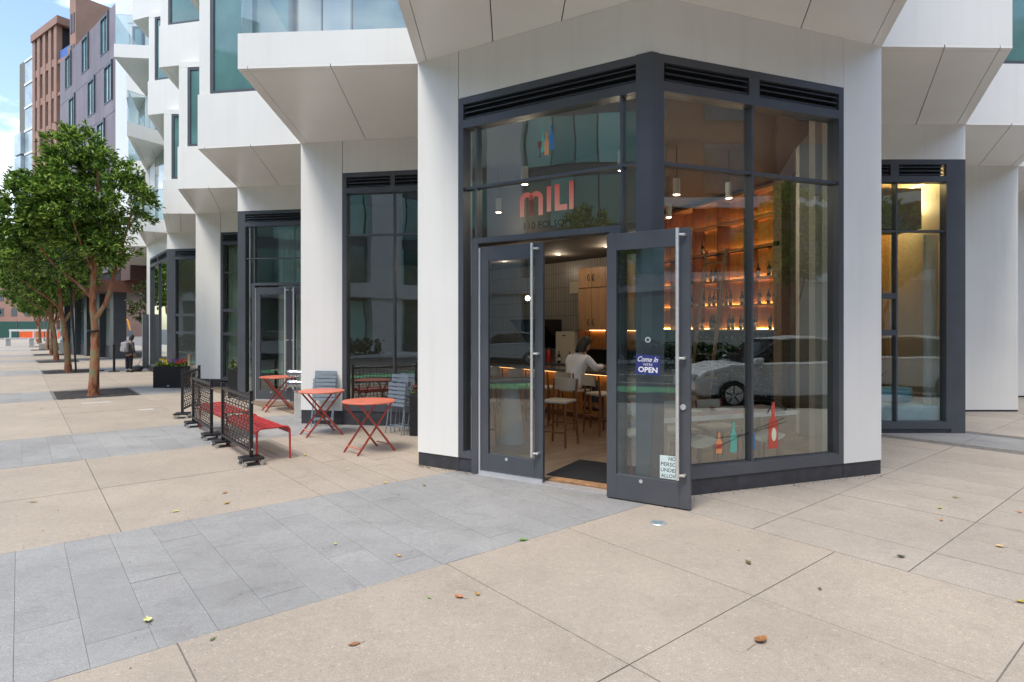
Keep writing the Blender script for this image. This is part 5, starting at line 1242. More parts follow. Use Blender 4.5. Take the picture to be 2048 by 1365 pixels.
q = MB(); q.box(.82, .85, -.5, .7, -.02, .0); q.build('tube', m_yl, cv)
light('lamp_light', (0, -.2, .15), 38, (1, .68, .28), .3, cv); light('lamp_light', (.95, .1, -.3), 30, (1, .70, .32), .2, cv)
sf = empty('sofa', (6.3, 10.5, .02)); tag(sf, 'light blue velvet sofa behind the right-hand shop window', 'sofa')
m_blue = mat('blue_velvet', (.26, .50, .62), .75, var=.12, scale=4)
q = MB(); q.box(-.95, 1.0, -.28, .35, .06, .40); q.build('seat', m_blue, sf, bevel=.04); q = MB(); q.box(-.95, .86, .2, .42, .401, .67); q.build('backrest', m_blue, sf, bevel=.04)
for x in (-.8, .8): q = MB(); q.box(x-.04, x+.04, -.2, .3, 0, .06); q.build('foot', m_black, sf)
FXc = Fr((7.08, 10.34), (1, 0)); blind(FXc, 0, .27, 0, .06, 3.35, m_curt, 'sheer white curtain gathered at the right of the yellow-lit window', 1)
pp = empty('potted_plant', (6.75, 11.6, .02)); tag(pp, 'dark leafy plant with feathery plumes behind the blue sofa', 'plant')
q = MB(); q.lathe([(.14, 0), (.2, .45), (.18, .45)], n=18); q.build('pot', m_dark, pp, smooth=True); q = MB(); rnd = random.Random(3)
for _ in range(120): leaf_mesh(q, Vector((rnd.gauss(0, .05), rnd.gauss(0, .05), .45)), Vector((rnd.gauss(0, .6), rnd.gauss(0, .6), 1)).normalized(), Vector((0, 1, 0)), rnd.uniform(.3, .6), .03)
q.build('foliage', m_leaf3, pp); q = MB()
for _ in range(60): leaf_mesh(q, Vector((rnd.gauss(0, .12), 0, .8)), Vector((rnd.gauss(0, .35), rnd.gauss(0, .3), 1)).normalized(), Vector((0, 1, 0)), rnd.uniform(.2, .4), .012)
q.build('plume', m_cream, pp)

# ================================================================ PEOPLE
def skin(name, J, E_, m, parent, sub=1, root=0):
    me = bpy.data.meshes.new(name); me.from_pydata([j[:3] for j in J], E_, []); o = bpy.data.objects.new(name+'_tmp', me); COL.objects.link(o)
    md = o.modifiers.new('s', 'SKIN'); md.use_smooth_shade = True
    if not me.skin_vertices: me.skin_vertices.new()
    for i, j in enumerate(J):
        r = j[3] if isinstance(j[3], tuple) else (j[3], j[3]); me.skin_vertices[0].data[i].radius = r; me.skin_vertices[0].data[i].use_root = (i == root)
    s2 = o.modifiers.new('b', 'SUBSURF'); s2.levels = sub; s2.render_levels = sub
    dg = bpy.context.evaluated_depsgraph_get(); m2 = bpy.data.meshes.new_from_object(o.evaluated_get(dg)); bpy.data.objects.remove(o)
    m2.name = name; m2.materials.clear(); m2.materials.append(m); m2.polygons.foreach_set('use_smooth', [True]*len(m2.polygons))
    n = bpy.data.objects.new(name, m2); COL.objects.link(n); n.parent = parent; return n
m_skin = mat('skin', (.42, .24, .16), .55); m_hair = mat('black_hair', (.012, .01, .009), .5, var=.3, scale=40)
def hands(J, E_, wrist, d, side, s=1.0):
    """palm, four fingers and a thumb continuing from joint index wrist"""
    w_ = Vector(J[wrist][:3]); d = Vector(d).normalized(); sd_ = Vector(side).normalized(); b = len(J)
    J.append((*(w_+d*.055*s), .022*s)); E_.append((wrist, b)); palm = w_+d*.075*s
    for k, (o, l) in enumerate(((-.030, .062), (-.010, .072), (.011, .068), (.030, .054))):
        i = len(J); J.append((*(palm+sd_*o*s), .0095*s)); J.append((*(palm+sd_*o*1.15*s+d*l*.55*s+Vector((0, 0, -.008))), .0085*s)); J.append((*(palm+sd_*o*1.15*s+d*l*s+Vector((0, 0, -.022))), .007*s)); E_ += [(b, i), (i, i+1), (i+1, i+2)]
    i = len(J); J.append((*(w_+d*.035*s-sd_*.035*s), .011*s)); J.append((*(w_+d*.065*s-sd_*.06*s), .009*s)); E_ += [(b, i), (i, i+1)]
def head(root, c, yaw, tilt, hairm, s=1.0, long=True):
    """skull with face features, child meshes for hair"""
    M = Matrix.Translation(c) @ Matrix.Rotation(yaw, 4, 'Z') @ Matrix.Rotation(tilt, 4, 'X')
    q = MB(); P = [(0, -.125), (.035, -.118), (.052, -.09), (.066, -.04), (.075, .02), (.073, .06), (.055, .1), (.025, .122), (0, .126)]
    n = 20
    for r, z in P:
        for k in range(n):
            a = 2*math.pi*k/n; x = r*math.cos(a); y = r*math.sin(a)*1.22
            if y > 0 and z < .0: y *= .97
            q.v.append(tuple(M @ Vector((x*s, y*s, z*s))))
    q.f = [(i*n+k, i*n+(k+1) % n, (i+1)*n+(k+1) % n, (i+1)*n+k) for i in range(len(P)-1) for k in range(n)]
    b0 = len(q.v)
    def blob(c_, r_, N_=8):
        qq = MB(); qq.lathe([(0, -1), (.7, -.7), (1, 0), (.7, .7), (0, 1)], n=N_)
        b = len(q.v); q.v += [tuple(M @ Vector(((c_[0]+v[0]*r_[0])*s, (c_[1]+v[1]*r_[1])*s, (c_[2]+v[2]*r_[2])*s))) for v in qq.v]; q.f += [tuple(i+b for i in f) for f in qq.f]
    blob((0, .098, -.025), (.013, .018, .022)); blob((.078, 0, -.02), (.01, .02, .03)); blob((-.078, 0, -.02), (.01, .02, .03)); blob((0, .078, -.068), (.022, .012, .007))
    h = q.build('head', m_skin, root, smooth=True)
    e = MB(); q2 = q; q = e
    for sx in (-1, 1): blob((sx*.028, .082, .005), (.011, .008, .006))
    e.build('eyes', m_black, root, smooth=True)
    q = MB(); n = 18
    for i in range(8):
        ph = i/7*math.pi*.62
        for k in range(n):
            a = 2*math.pi*k/n; front = math.sin(a) > .25; rr = math.sin(ph); lowz = math.cos(ph)*.135
            z = lowz if not (front and i > 4) else math.cos(4/7*math.pi*.62)*.135
            if long and not front and i > 4: z -= .035*(i-4)
            q.v.append(tuple(M @ Vector((.09*rr*math.cos(a)*s*(1 if i < 6 else .95), .105*rr*math.sin(a)*s, (z+.01)*s))))
    q.f = [(i*n+k, i*n+(k+1) % n, (i+1)*n+(k+1) % n, (i+1)*n+k) for i in range(7) for k in range(n)]+[tuple(range(n))]
    q.build('hair', hairm, root, smooth=True)
# -- standing person with the grey backpack, seen from behind, height 1.46 m
pa = empty('person', (-15.06, 23.6, 0), R(-18)); tag(pa, 'person in a charcoal coat with a grey backpack standing on the pavement, back turned', 'person')
J = [(0, 0, .76, (.13, .09)), (0, .0, .95, (.115, .085)), (0, .02, 1.1, (.14, .09)), (0, .04, 1.2, (.06, .055)), (0, .08, 1.29, .045),
     (-.155, .02, 1.14, .05), (-.2, .0, .92, .038), (-.2, .06, .72, .028), (.155, .02, 1.14, .05), (.2, .0, .92, .038), (.2, .08, .72, .028),
     (-.08, 0, .68, .075), (-.085, .01, .4, .052), (-.09, -.01, .08, .036), (-.095, .12, .035, .03), (.08, 0, .68, .075), (.085, .01, .4, .052), (.09, -.01, .08, .036), (.095, .12, .035, .03)]
E_ = [(0, 1), (1, 2), (2, 3), (3, 4), (2, 5), (5, 6), (6, 7), (2, 8), (8, 9), (9, 10), (0, 11), (11, 12), (12, 13), (13, 14), (0, 15), (15, 16), (16, 17), (17, 18)]
J2, E2 = list(J), list(E_); hands(J2, E2, 7, (0, .1, -1), (0, 1, 0), .9); hands(J2, E2, 10, (0, .15, -1), (0, 1, 0), .9); skin('body', J2, E2, m_skin, pa)
head(pa, Vector((.02, .1, 1.36)), 0, R(-14), m_hair, .92, True)
coat = [(0, 0, .66, (.185, .13)), (0, 0, .82, (.165, .12)), (0, 0, .98, (.15, .11)), (0, .02, 1.12, (.165, .105)), (0, .03, 1.19, (.09, .08)), (-.17, .02, 1.13, .065), (-.21, .0, .92, .055), (-.21, .05, .74, .048), (.17, .02, 1.13, .065), (.21, .0, .92, .055), (.21, .07, .74, .048)]
skin('coat', coat, [(0, 1), (1, 2), (2, 3), (3, 4), (3, 5), (5, 6), (6, 7), (3, 8), (8, 9), (9, 10)], mat('charcoal_wool', (.075, .08, .082), .9, var=.2, scale=20), pa)
for sx in (-1, 1):
    skin('trouser_leg', [(sx*.08, 0, .72, .092), (sx*.088, 0, .4, .075), (sx*.092, -.01, .12, .062)], [(0, 1), (1, 2)], mat('navy_cloth', (.018, .02, .028), .9), pa)
    skin('shoe', [(sx*.093, -.05, .045, .042), (sx*.095, .05, .045, .042), (sx*.1, .15, .035, .032)], [(0, 1), (1, 2)], m_black, pa)
    skin('sock', [(sx*.092, -.01, .12, .042), (sx*.092, -.01, .07, .042)], [(0, 1)], m_gyp, pa)
m_pack = mat('grey_backpack', (.36, .34, .36), .8, var=.12, scale=10)
q = MB(); q.box(-.15, .15, -.26, -.11, .80, 1.19); bk = q.build('backpack', m_pack, pa, bevel=.05)
q = MB(); q.box(-.12, .12, -.30, -.262, .83, 1.0); q.build('pocket', m_pack, bk, bevel=.018)
for sx in (-1, 1): q = MB(); q.tube([(sx*.1, -.14, 1.18), (sx*.11, -.02, 1.245), (sx*.11, .1, 1.18), (sx*.12, .1, 1.0)], .018, 6); q.build('strap', m_pack, bk)
# -- seated guest in white, back to the street
cst = W(.70, 3.56)
pw = empty('person', (cst.x, cst.y, 0), BFACE); tag(pw, 'person in a white jacket sitting at the bar with their back to the door', 'person')
J = [(0, -.03, .76, (.15, .12)), (0, 0, .92, (.125, .095)), (0, .06, 1.08, (.15, .1)), (0, .12, 1.2, (.06, .055)), (0, .16, 1.27, .05),
     (-.17, .08, 1.13, .055), (-.23, .22, .95, .042), (-.08, .42, .99, .03), (.17, .08, 1.13, .055), (.25, .2, .97, .042), (.16, .46, .985, .03),
     (-.09, .02, .74, .085), (-.1, .38, .72, .06), (-.1, .33, .32, .045), (-.1, .42, .29, .03), (.09, .02, .74, .085), (.1, .38, .72, .06), (.1, .33, .32, .045), (.1, .42, .29, .03)]
J2, E2 = list(J), list(E_); hands(J2, E2, 7, (.5, 1, 0), (1, -.5, 0)); hands(J2, E2, 10, (-.3, 1, 0), (1, .3, 0)); skin('body', J2, E2, m_skin, pw)
head(pw, Vector((0, .2, 1.345)), R(-12), R(-28), m_hair, 1.08, True)
m_jack = mat('white_cotton', (.86, .88, .92), .85, var=.08, scale=5, bump=.3, bscale=9)
skin('jacket', [(0, -.09, .62, (.2, .13)), (0, -.05, .78, (.19, .145)), (0, 0, .94, (.165, .125)), (0, .05, 1.08, (.185, .125)), (0, .1, 1.18, (.1, .09)), (-.185, .07, 1.12, .078), (-.24, .21, .96, .064), (-.1, .40, .99, .048), (.185, .07, 1.12, .078), (.26, .19, .97, .064), (.17, .43, .99, .048)], [(0, 1), (1, 2), (2, 3), (3, 4), (3, 5), (5, 6), (6, 7), (3, 8), (8, 9), (9, 10)], m_jack, pw, 2)
for sx in (-1, 1):
    skin('trouser_leg', [(sx*.09, .0, .74, .1), (sx*.1, .38, .72, .078), (sx*.1, .34, .36, .06)], [(0, 1), (1, 2)], mat('grey_cloth', (.06, .065, .07), .9), pw); skin('shoe', [(sx*.1, .28, .30, .042), (sx*.1, .44, .28, .036)], [(0, 1)], m_black, pw)
pw.scale = (1.1, 1.1, 1.08)
# -- guest with a pale cap behind the window of the fourth bay
pg = empty('person', (-11.2, 21.75, .02), R(-60)); tag(pg, 'guest in a rust shirt and pale cap seated behind the planter window', 'person')
J = [(0, 0, .5, (.15, .12)), (0, 0, .68, (.125, .095)), (0, .04, .86, (.15, .1)), (0, .08, .98, (.06, .055)), (0, .11, 1.05, .05), (-.17, .04, .92, .055), (-.21, .12, .7, .042), (-.1, .34, .7, .03), (.17, .04, .92, .055), (.21, .12, .7, .042), (.1, .34, .7, .03), (-.09, .02, .48, .085), (-.1, .42, .48, .06), (-.1, .42, .1, .045), (-.1, .52, .05, .03), (.09, .02, .48, .085), (.1, .42, .48, .06), (.1, .42, .1, .045), (.1, .52, .05, .03)]
J2, E2 = list(J), list(E_); hands(J2, E2, 7, (.3, 1, 0), (1, -.3, 0)); hands(J2, E2, 10, (-.3, 1, 0), (1, .3, 0)); skin('body', J2, E2, m_skin, pg); head(pg, Vector((0, .13, 1.14)), 0, R(-10), m_hair, 1, True)
skin('shirt', [(0, 0, .5, (.17, .14)), (0, 0, .68, (.15, .12)), (0, .03, .86, (.175, .12)), (0, .06, .95, (.1, .09)), (-.18, .04, .91, .07), (-.22, .12, .71, .058), (.18, .04, .91, .07), (.22, .12, .71, .058)], [(0, 1), (1, 2), (2, 3), (2, 4), (4, 5), (2, 6), (6, 7)], mat('rust_shirt', (.38, .09, .03), .85), pg)
q = MB(); q.lathe([(.1, 1.18), (.1, 1.22), (.08, 1.27), (.0, 1.285)], (0, .13, 0), 18); q.box(-.07, .07, .2, .32, 1.185, 1.2); q.build('cap', mat('pale_cap', (.6, .6, .57), .8), pg, smooth=True)
for i, (x, y) in enumerate(((-11.25, 21.7), (-10.7, 22.0))):
    s_ = empty('tub_chair', (x, y, .02), R(-60+i*90)); tag(s_, ['tan tub chair under the guest with the cap', 'tan tub chair beside the guest with the cap'][i], 'chair', 'tan tub chairs')
    m_tan = mat('tan_leather', (.42, .28, .15), .6, var=.1)
    q = MB(); q.box(-.28, .28, -.28, .28, .12, .42); q.build('seat', m_tan, s_, bevel=.05); q = MB(); q.box(-.3, .3, -.42, -.3, .12, .8); q.build('backrest', m_tan, s_, bevel=.05)

# ================================================================ CARS (mirrored in the shop windows)
def car():
    c = empty('parked_car'); L = 4.6; wd = .92
    m_paint = mat('white_car_paint', (.72, .73, .74), .18, var=.01, spec=.8)
    side = [(-2.3, .55), (-2.28, .95), (-2.1, 1.08), (-1.2, 1.13), (1.45, 1.05), (2.0, .92), (2.28, .75), (2.3, .42), (2.1, .3), (-2.1, .3)]
    def loft(mb, prof, ws):
        n = len(prof); vs = []
        for w_ in (-1, 1):
            for (x, z) in prof: vs.append((x, w_*ws(x, z), z))
        mb.add(vs, [tuple(range(n)), tuple(range(n, 2*n))[::-1]]+[(i, n+i, n+(i+1) % n, (i+1) % n) for i in range(n)])
    q = MB(); loft(q, side[::-1], lambda x, z: wd*(1-.10*max(0, abs(x)-1.6)**1.5)); q.build('body', m_paint, c, bevel=.05)
    roof = [(-2.0, 1.1), (-1.55, 1.58), (-.6, 1.66), (.3, 1.6), (1.1, 1.1)]
    q = MB(); loft(q, roof[::-1], lambda x, z: .86-.28*max(0, z-1.1)); q.build('cabin_glass', mat('car_glass', (.015, .018, .02), .05, spec=1), c, bevel=.03)
    q = MB(); loft(q, [(-1.62, 1.57), (-.6, 1.69), (.35, 1.63), (.25, 1.59), (-.6, 1.645), (-1.5, 1.53)][::-1], lambda x, z: .73); q.build('roof', m_paint, c, bevel=.01)
    for x in (-1.42, 1.42):
        for s in (-1, 1):
            wl_ = empty('wheel', (x, s*.86, .34)); wl_.parent = c
            q = MB(); q.cyl((0, -.11, 0), (0, .11, 0), .34, n=26); q.build('tyre', m_black, wl_); q = MB(); q.cyl((0, s*.112-.01, 0), (0, s*.112+.01, 0), .22, n=20); q.build('rim', m_alu, wl_)
            for k in range(5): a = k*1.2566; q = MB(); q.box(-.02, .02, s*.12-.006, s*.12+.006, .03, .2, Matrix.Rotation(a, 4, 'Y')); q.build('spoke', m_dark, wl_)
    for s in (-1, 1):
        q = MB(); q.box(2.2, 2.31, s*.7-.16, s*.7+.16, .7, .82); q.build('headlight', m_pale, c, bevel=.02); q = MB(); q.box(-2.32, -2.24, s*.7-.16, s*.7+.16, .85, 1.0); q.build('tail_light', m_red, c, bevel=.02)
        q = MB(); q.box(.75, .95, s*.98-.08, s*.98+.08, 1.05, 1.2); q.build('wing_mirror', m_paint, c, bevel=.03)
    q = MB(); q.box(-1.9, 1.9, -.94, .94, .2, .34); q.build('sill', m_black, c); return c
c1 = car(); tag(c1, 'white hatchback at the kerb of the side street, mirrored in the right window', 'car', 'cars mirrored in the windows')
aS = math.atan2(D2.y, D2.x)
p = W(-11.2, 6.3); c1.location = (p.x, p.y, -.14); c1.rotation_euler[2] = aS+math.pi
for (u, v, r, lab) in ((-11.2, .4, aS+math.pi, 'white hatchback parked behind the first one, nearer the crossing'), (-11.3, 12.2, aS+math.pi, 'white car parked farthest along the side-street kerb'), (4, -23.5, ANG, 'white car parked across the main road'), (11, -23.5, ANG, 'second white car across the main road')):
    p = W(u, v); copy_tree(c1, (p.x, p.y, -.14), r, lab)
for i, (a, b, c_, d, lab) in enumerate(((-24.5, -23.7, -4, 34, 'long clipped hedge before the brick building'), (-6, 40, -26.3, -25.5, 'long clipped hedge before the green tower'))):
    q = MB(); rnd = random.Random(i)
    for _ in range(5000):
        pt_ = W(rnd.uniform(a, b), rnd.uniform(c_, d)); leaf_mesh(q, Vector((pt_.x, pt_.y, rnd.uniform(-.1, 1.0))), Vector((rnd.gauss(0, 1), rnd.gauss(0, 1), rnd.gauss(.5, 1))).normalized(), Vector((0, 0, 1)), .28, .12)
    tag(q.build('hedge', m_leaf3), lab, 'hedge', None, 'stuff')
for k, v in enumerate((-14.0, -17.5)):
    q = MB(); q.prism([tuple(p) for p in uvpoly(-8, 60, v, v+.12)], -.139, -.135); tag(q.build('lane_marking', mat('road_paint', (.7, .7, .68), .7, var=.1)), kind='structure')
q = MB(); q.prism([tuple(p) for p in uvpoly(-8, 60, -12.5, -10.8)], -.139, -.134); tag(q.build('cycle_lane', mat('green_lane', (.12, .4, .2), .8, var=.15)), kind='structure')
for a in ((-140, 140, -60, -24.8), (-60, -24.8, -24.7, 60)):
    q = MB(); q.prism([tuple(p) for p in uvpoly(*a)], -.2, .0); tag(q.build('far_pavement', m_conc), kind='structure')

# ================================================================ LETTERING AND STICKERS
def decal(root, fr, polys, m, name, n0, th=.0012):
    q = MB()
    for P in polys:
        k = len(P); vs = [fr.P(t_, n0, z) for t_, z in P]+[fr.P(t_, n0+th, z) for t_, z in P]
        q.add(vs, [tuple(range(k)), tuple(range(k, 2*k))[::-1]]+[(i, (i+1) % k, k+(i+1) % k, k+i) for i in range(k)])
    return q.build(name, m, root)
def text(root, s, fr, t0, z0, h, m, name, n0, wmax=None, shear=0, bold=0, center=False, tilt=0.):
    cu = bpy.data.curves.new('t', 'FONT'); cu.body = s; cu.size = 1; cu.shear = shear; cu.offset = bold; cu.resolution_u = 3
    o = bpy.data.objects.new('t', cu); COL.objects.link(o); dg = bpy.context.evaluated_depsgraph_get(); me = bpy.data.meshes.new_from_object(o.evaluated_get(dg)); bpy.data.objects.remove(o)
    xs = [v.co.x for v in me.vertices]; ys = [v.co.y for v in me.vertices]; x0, x1, y0, y1 = min(xs), max(xs), min(ys), max(ys)
    sy = h/(y1-y0); sx = wmax/(x1-x0) if wmax else sy
    q = MB(); off = -(x1-x0)*sx/2 if center else 0
    for v in me.vertices:
        a, b = (v.co.x-x0)*sx+off, (v.co.y-y0)*sy; ca, sa = math.cos(tilt), math.sin(tilt)
        q.v.append(fr.P(t0+a*ca-b*sa, n0, z0+a*sa+b*ca))
    q.f = [tuple(p.vertices) for p in me.polygons]
    return q.build(name, m, root)
def TL(px): r = (1024-px)/1200; t_ = (1.2-r*7.65)/(.8555-.5179*r); return t_
def ZL(px, py): t_ = TL(px); return 1.75+(656-py)*(7.65-.5179*t_)/1200
def TR(px): r = (px-1024)/1200; return (6.07*r-1.41)/(.9376-.3477*r)
def ZR(px, py): t_ = TR(px); return 1.75+(656-py)*(6.07+.3477*t_)/1200
NG = -.0785
m_mili = bpy.data.materials.new('coral_gradient_vinyl'); m_mili.use_nodes = True; t = m_mili.node_tree; b = t.nodes['Principled BSDF']; b.inputs['Roughness'].default_value = .6
g = N(t, 'ShaderNodeNewGeometry'); sp = N(t, 'ShaderNodeSeparateXYZ'); mr = N(t, 'ShaderNodeMapRange'); mr.inputs['From Min'].default_value = 3.03; mr.inputs['From Max'].default_value = 3.38
rr = N(t, 'ShaderNodeValToRGB'); rr.color_ramp.elements[0].color = (.80, .36, .24, 1); rr.color_ramp.elements[1].color = (.68, .085, .06, 1)
t.links.new(g.outputs['Position'], sp.inputs[0]); t.links.new(sp.outputs[2], mr.inputs[0]); t.links.new(mr.outputs[0], rr.inputs[0]); t.links.new(rr.outputs[0], b.inputs['Base Color'])
sg = empty('window_lettering', (FL.P(1.8, 0, 3.0)), world=True); OFF[sg.name] = Vector(FL.P(1.8, 0, 3.0)); tag(sg, 'coral MILI lettering with the address beneath on the glass over the door', 'sign')
a, bq = TL(1033), TL(1079); zb, zt = 3.03, 3.31
def arch(x0, x1, z0, z1, st):
    """an upside-down U"""
    n = 12; r = (x1-x0)/2; cx_ = (x0+x1)/2; zc = z1-r; out_ = [(x0, z0)]+[(cx_-r*math.cos(math.pi*k/n), zc+r*math.sin(math.pi*k/n)) for k in range(n+1)]+[(x1, z0), (x1-st, z0)]
    r2 = r-st; out_ += [(cx_+r2*math.cos(math.pi*k/n), zc+r2*math.sin(math.pi*k/n)) for k in range(n+1)]+[(x0+st, z0)]
    return out_
ws = (bq-a); stt = ws*.19
def strip(P):  # outline of an arch -> quads
    k = len(P)//2; return [[P[i], P[i+1], P[len(P)-2-i], P[len(P)-1-i]] for i in range(k-1)]
AR = arch(a, a+ws*.5+stt/2, zb, zt-.0, stt)+[]; AR2 = arch(a+ws*.5-stt/2+.0, bq, zb, zt, stt)
decal(sg, FL, strip(AR)+strip([(x+.0006, z) for x, z in AR2]), m_mili, 'letter_m', NG)
xi = TL(1087); decal(sg, FL, [[(xi, 3.06), (xi+.055, 3.06), (xi+.055, 3.345), (xi, 3.345)]], m_mili, 'letter_i', NG)
xl = TL(1103); decal(sg, FL, [[(xl, 3.06), (xl+.06, 3.06), (xl+.06, 3.355), (xl, 3.355)], [(xl+.0602, 3.06), (xl+.155, 3.06), (xl+.155, 3.125), (xl+.0602, 3.125)]], m_mili, 'letter_l', NG)
xj = TL(1132); decal(sg, FL, [[(xj, 3.06), (xj+.055, 3.06), (xj+.055, 3.37), (xj, 3.37)]], m_mili, 'letter_i', NG)
text(sg, '110 FOLSOM', FL, TL(1042), 2.885, .075, mat('thin_black_vinyl', (.012, .014, .014), .6), 'address_text', NG, TL(1136)-TL(1042))
bd = empty('bottle_sticker', FL.P(1.78, 0, 3.7), world=True); OFF[bd.name] = Vector(FL.P(1.78, 0, 3.7)); tag(bd, 'sticker of a wine glass and three coloured bottles above the lettering', 'sticker')
def bshape(x, z0, w_, h): return [(x-w_/2, z0), (x+w_/2, z0), (x+w_/2, z0+h*.55), (x+w_*.17, z0+h*.72), (x+w_*.17, z0+h), (x-w_*.17, z0+h), (x-w_*.17, z0+h*.72), (x-w_/2, z0+h*.55)]
m_tealv = mat('teal_vinyl', (.13, .42, .34), .6); m_orv = mat('orange_vinyl', (.70, .30, .13), .6); m_blv = mat('blue_vinyl', (.05, .2, .45), .6); m_rdv = mat('red_vinyl', (.50, .08, .05), .6); m_crv = mat('cream_vinyl', (.65, .68, .50), .6); m_wine = mat('wine_vinyl', (.22, .06, .04), .6)
def quads(P): return [[P[0], P[1], P[2], P[7]], [P[7], P[2], P[3], P[6]], [P[6], P[3], P[4], P[5]]]
for px, z0, w_, h, mm, nm_ in ((1079, 3.74, .045, .26, m_tealv, 'teal_bottle'), (1087, 3.70, .055, .26, m_orv, 'orange_bottle'), (1097, 3.75, .055, .28, m_blv, 'blue_bottle')):
    decal(bd, FL, quads(bshape(TL(px), z0, w_, h)), mm, nm_, NG+(.0014 if px == 1087 else 0))
tg = TL(1073); decal(bd, FL, [[(tg-.022, 3.8), (tg+.022, 3.8), (tg+.026, 3.87), (tg-.026, 3.87)], [(tg-.003, 3.70), (tg+.003, 3.70), (tg+.003, 3.7995), (tg-.003, 3.7995)], [(tg-.018, 3.692), (tg+.018, 3.692), (tg+.018, 3.699), (tg-.018, 3.699)]], m_wine, 'wine_glass_shape', NG+.0028)
# right window: four bottle stickers
for px, y0, y1, wpx, mm, lab, sub in ((1448, 910, 868, 12, m_orv, 'small orange bottle sticker with a red label at the foot of the window', m_rdv), (1477, 908, 846, 13, m_tealv, 'teal bottle sticker beside the orange one', None), (1516, 903, 850, 9, m_blv, 'small blue bottle sticker right of the mullion', None), (1557, 900, 806, 19, m_rdv, 'tall red bottle sticker with a cream oval, largest of the four', m_crv)):
    t_ = TR(px); z0, z1 = ZR(px, y0), ZR(px, y1); w_ = TR(px+wpx/2)-TR(px-wpx/2)
    o = empty('bottle_sticker', FR.P(t_, 0, z0), world=True); OFF[o.name] = Vector(FR.P(t_, 0, z0)); tag(o, lab, 'sticker', 'bottle stickers on the right window')
    decal(o, FR, quads(bshape(t_, z0, w_, z1-z0)), mm, 'bottle_shape', NG)
    if sub is m_crv: decal(o, FR, [[(t_+.01+.034*math.cos(k*math.pi/10), z0+(z1-z0)*.30+.075*math.sin(k*math.pi/10)) for k in range(20)]], sub, 'oval_label', NG+.0014)
    elif sub: decal(o, FR, [[(t_-w_*.48, z0+.05), (t_+w_*.48, z0+.05), (t_+w_*.48, z0+.10), (t_-w_*.48, z0+.10)]], sub, 'label_band', NG+.0014)
dr = empty('line_drawing', FR.P(1.7, 0, .9), world=True); OFF[dr.name] = Vector(FR.P(1.7, 0, .9)); tag(dr, 'thin black line drawing of bridge cables across the bottle stickers', 'sticker')
def line(root, pts, wl=.004):
    P = []
    for (x0, y0), (x1, y1) in zip(pts[:-1], pts[1:]):
        a = Vector((TR(x0), ZR(x0, y0))); c = Vector((TR(x1), ZR(x1, y1))); d = (c-a).normalized(); n = Vector((-d.y, d.x))*wl/2; P.append([tuple(a-n), tuple(c-n), tuple(c+n), tuple(a+n)])
    return P
LN = line(dr, [(1553, 797), (1562, 803), (1584, 822)], .012)+line(dr, [(1556, 806), (1545, 830)], .01)+line(dr, [(1440, 900), (1480, 880), (1520, 862), (1580, 838)])+line(dr, [(1440, 880), (1500, 872), (1585, 845)])+line(dr, [(1562, 810), (1583, 823)])
for k in range(6): LN += line(dr, [(1563+k*3.4, 806+k*2.7), (1563+k*3.4, 832)], .003)
decal(dr, FR, LN, mat('black_vinyl', (.01, .01, .01), .6), 'lines', NG+.004)
# open sign and round sticker on the swung leaf, age notice on the window behind it
def TO(px): r = (px-1024)/1200; return (6.215*r-1.0)/(FO.d.x-FO.d.y*r)
def ZO(px, py): t_ = TO(px); return 1.75+(656-py)*(6.215+FO.d.y*t_)/1200
os_ = empty('open_sign', FO.P(.4, .03, 1.3), world=True); OFF[os_.name] = Vector(FO.P(.4, .03, 1.3)); tag(os_, 'navy sign reading Come In WE\'RE OPEN hung inside the swung door leaf', 'sign')
m_navy = mat('navy_board', (.025, .035, .17), .5); m_wt = mat('white_print', (.75, .75, .78), .5)
cx_, cz_ = TO(1298), ZO(1298, 730); hw, hh = (TO(1322)-TO(1274))/2, .098; tl = R(-1.5)
def rot(P): return [(cx_+x*math.cos(tl)-z*math.sin(tl), cz_+x*math.sin(tl)+z*math.cos(tl)) for x, z in P]
decal(os_, FO, [rot([(-hw, -hh), (hw, -hh), (hw, hh), (-hw, hh)])], m_navy, 'board', .0325, .004)
text(os_, 'Come In', FO, cx_, cz_+.03, .052, m_wt, 'script_line', .0372, hw*1.7, shear=.45, bold=.012, center=True, tilt=tl)
text(os_, "WE'RE", FO, cx_, cz_-.008, .024, m_wt, 'small_line', .0372, hw*.8, center=True, tilt=tl)
text(os_, 'OPEN', FO, cx_, cz_-.075, .055, m_wt, 'bold_line', .0372, hw*1.6, bold=.03, center=True, tilt=tl)
q = MB(); q.tube([FO.P(cx_-.06, .034, cz_+hh), FO.P(TO(1298), .034, ZO(1298, 688)), FO.P(cx_+.06, .034, cz_+hh)], .0012, 4); q.build('cord', m_black, os_)
rs = empty('round_sticker', FO.P(TO(1298), .032, ZO(1298, 680)), world=True); OFF[rs.name] = Vector(FO.P(TO(1298), .032, ZO(1298, 680))); tag(rs, 'small round pale sticker above the navy sign', 'sticker')
x_, z_ = TO(1298), ZO(1298, 680)
decal(rs, FO, [[(x_+.028*math.cos(k*math.pi/10), z_+.028*math.sin(k*math.pi/10)) for k in range(20)]], mat('pale_sticker', (.5, .55, .55), .6), 'disc', .0325); decal(rs, FO, [[(x_+.018*math.cos(k*math.pi/10), z_+.018*math.sin(k*math.pi/10)) for k in range(20)]], m_dark, 'inner_disc', .034)
ns = empty('age_notice', FO.P(TO(1346), .02, .35), world=True); OFF[ns.name] = Vector(FO.P(TO(1346), .02, .35)); tag(ns, 'pale NO PERSONS UNDER 21 ALLOWED notice low on the open door glass', 'sign')
tm = (TO(1322)+TO(1371))/2; hw = (TO(1371)-TO(1322))/2; z0, z1 = ZO(1340, 957), ZO(1340, 911)
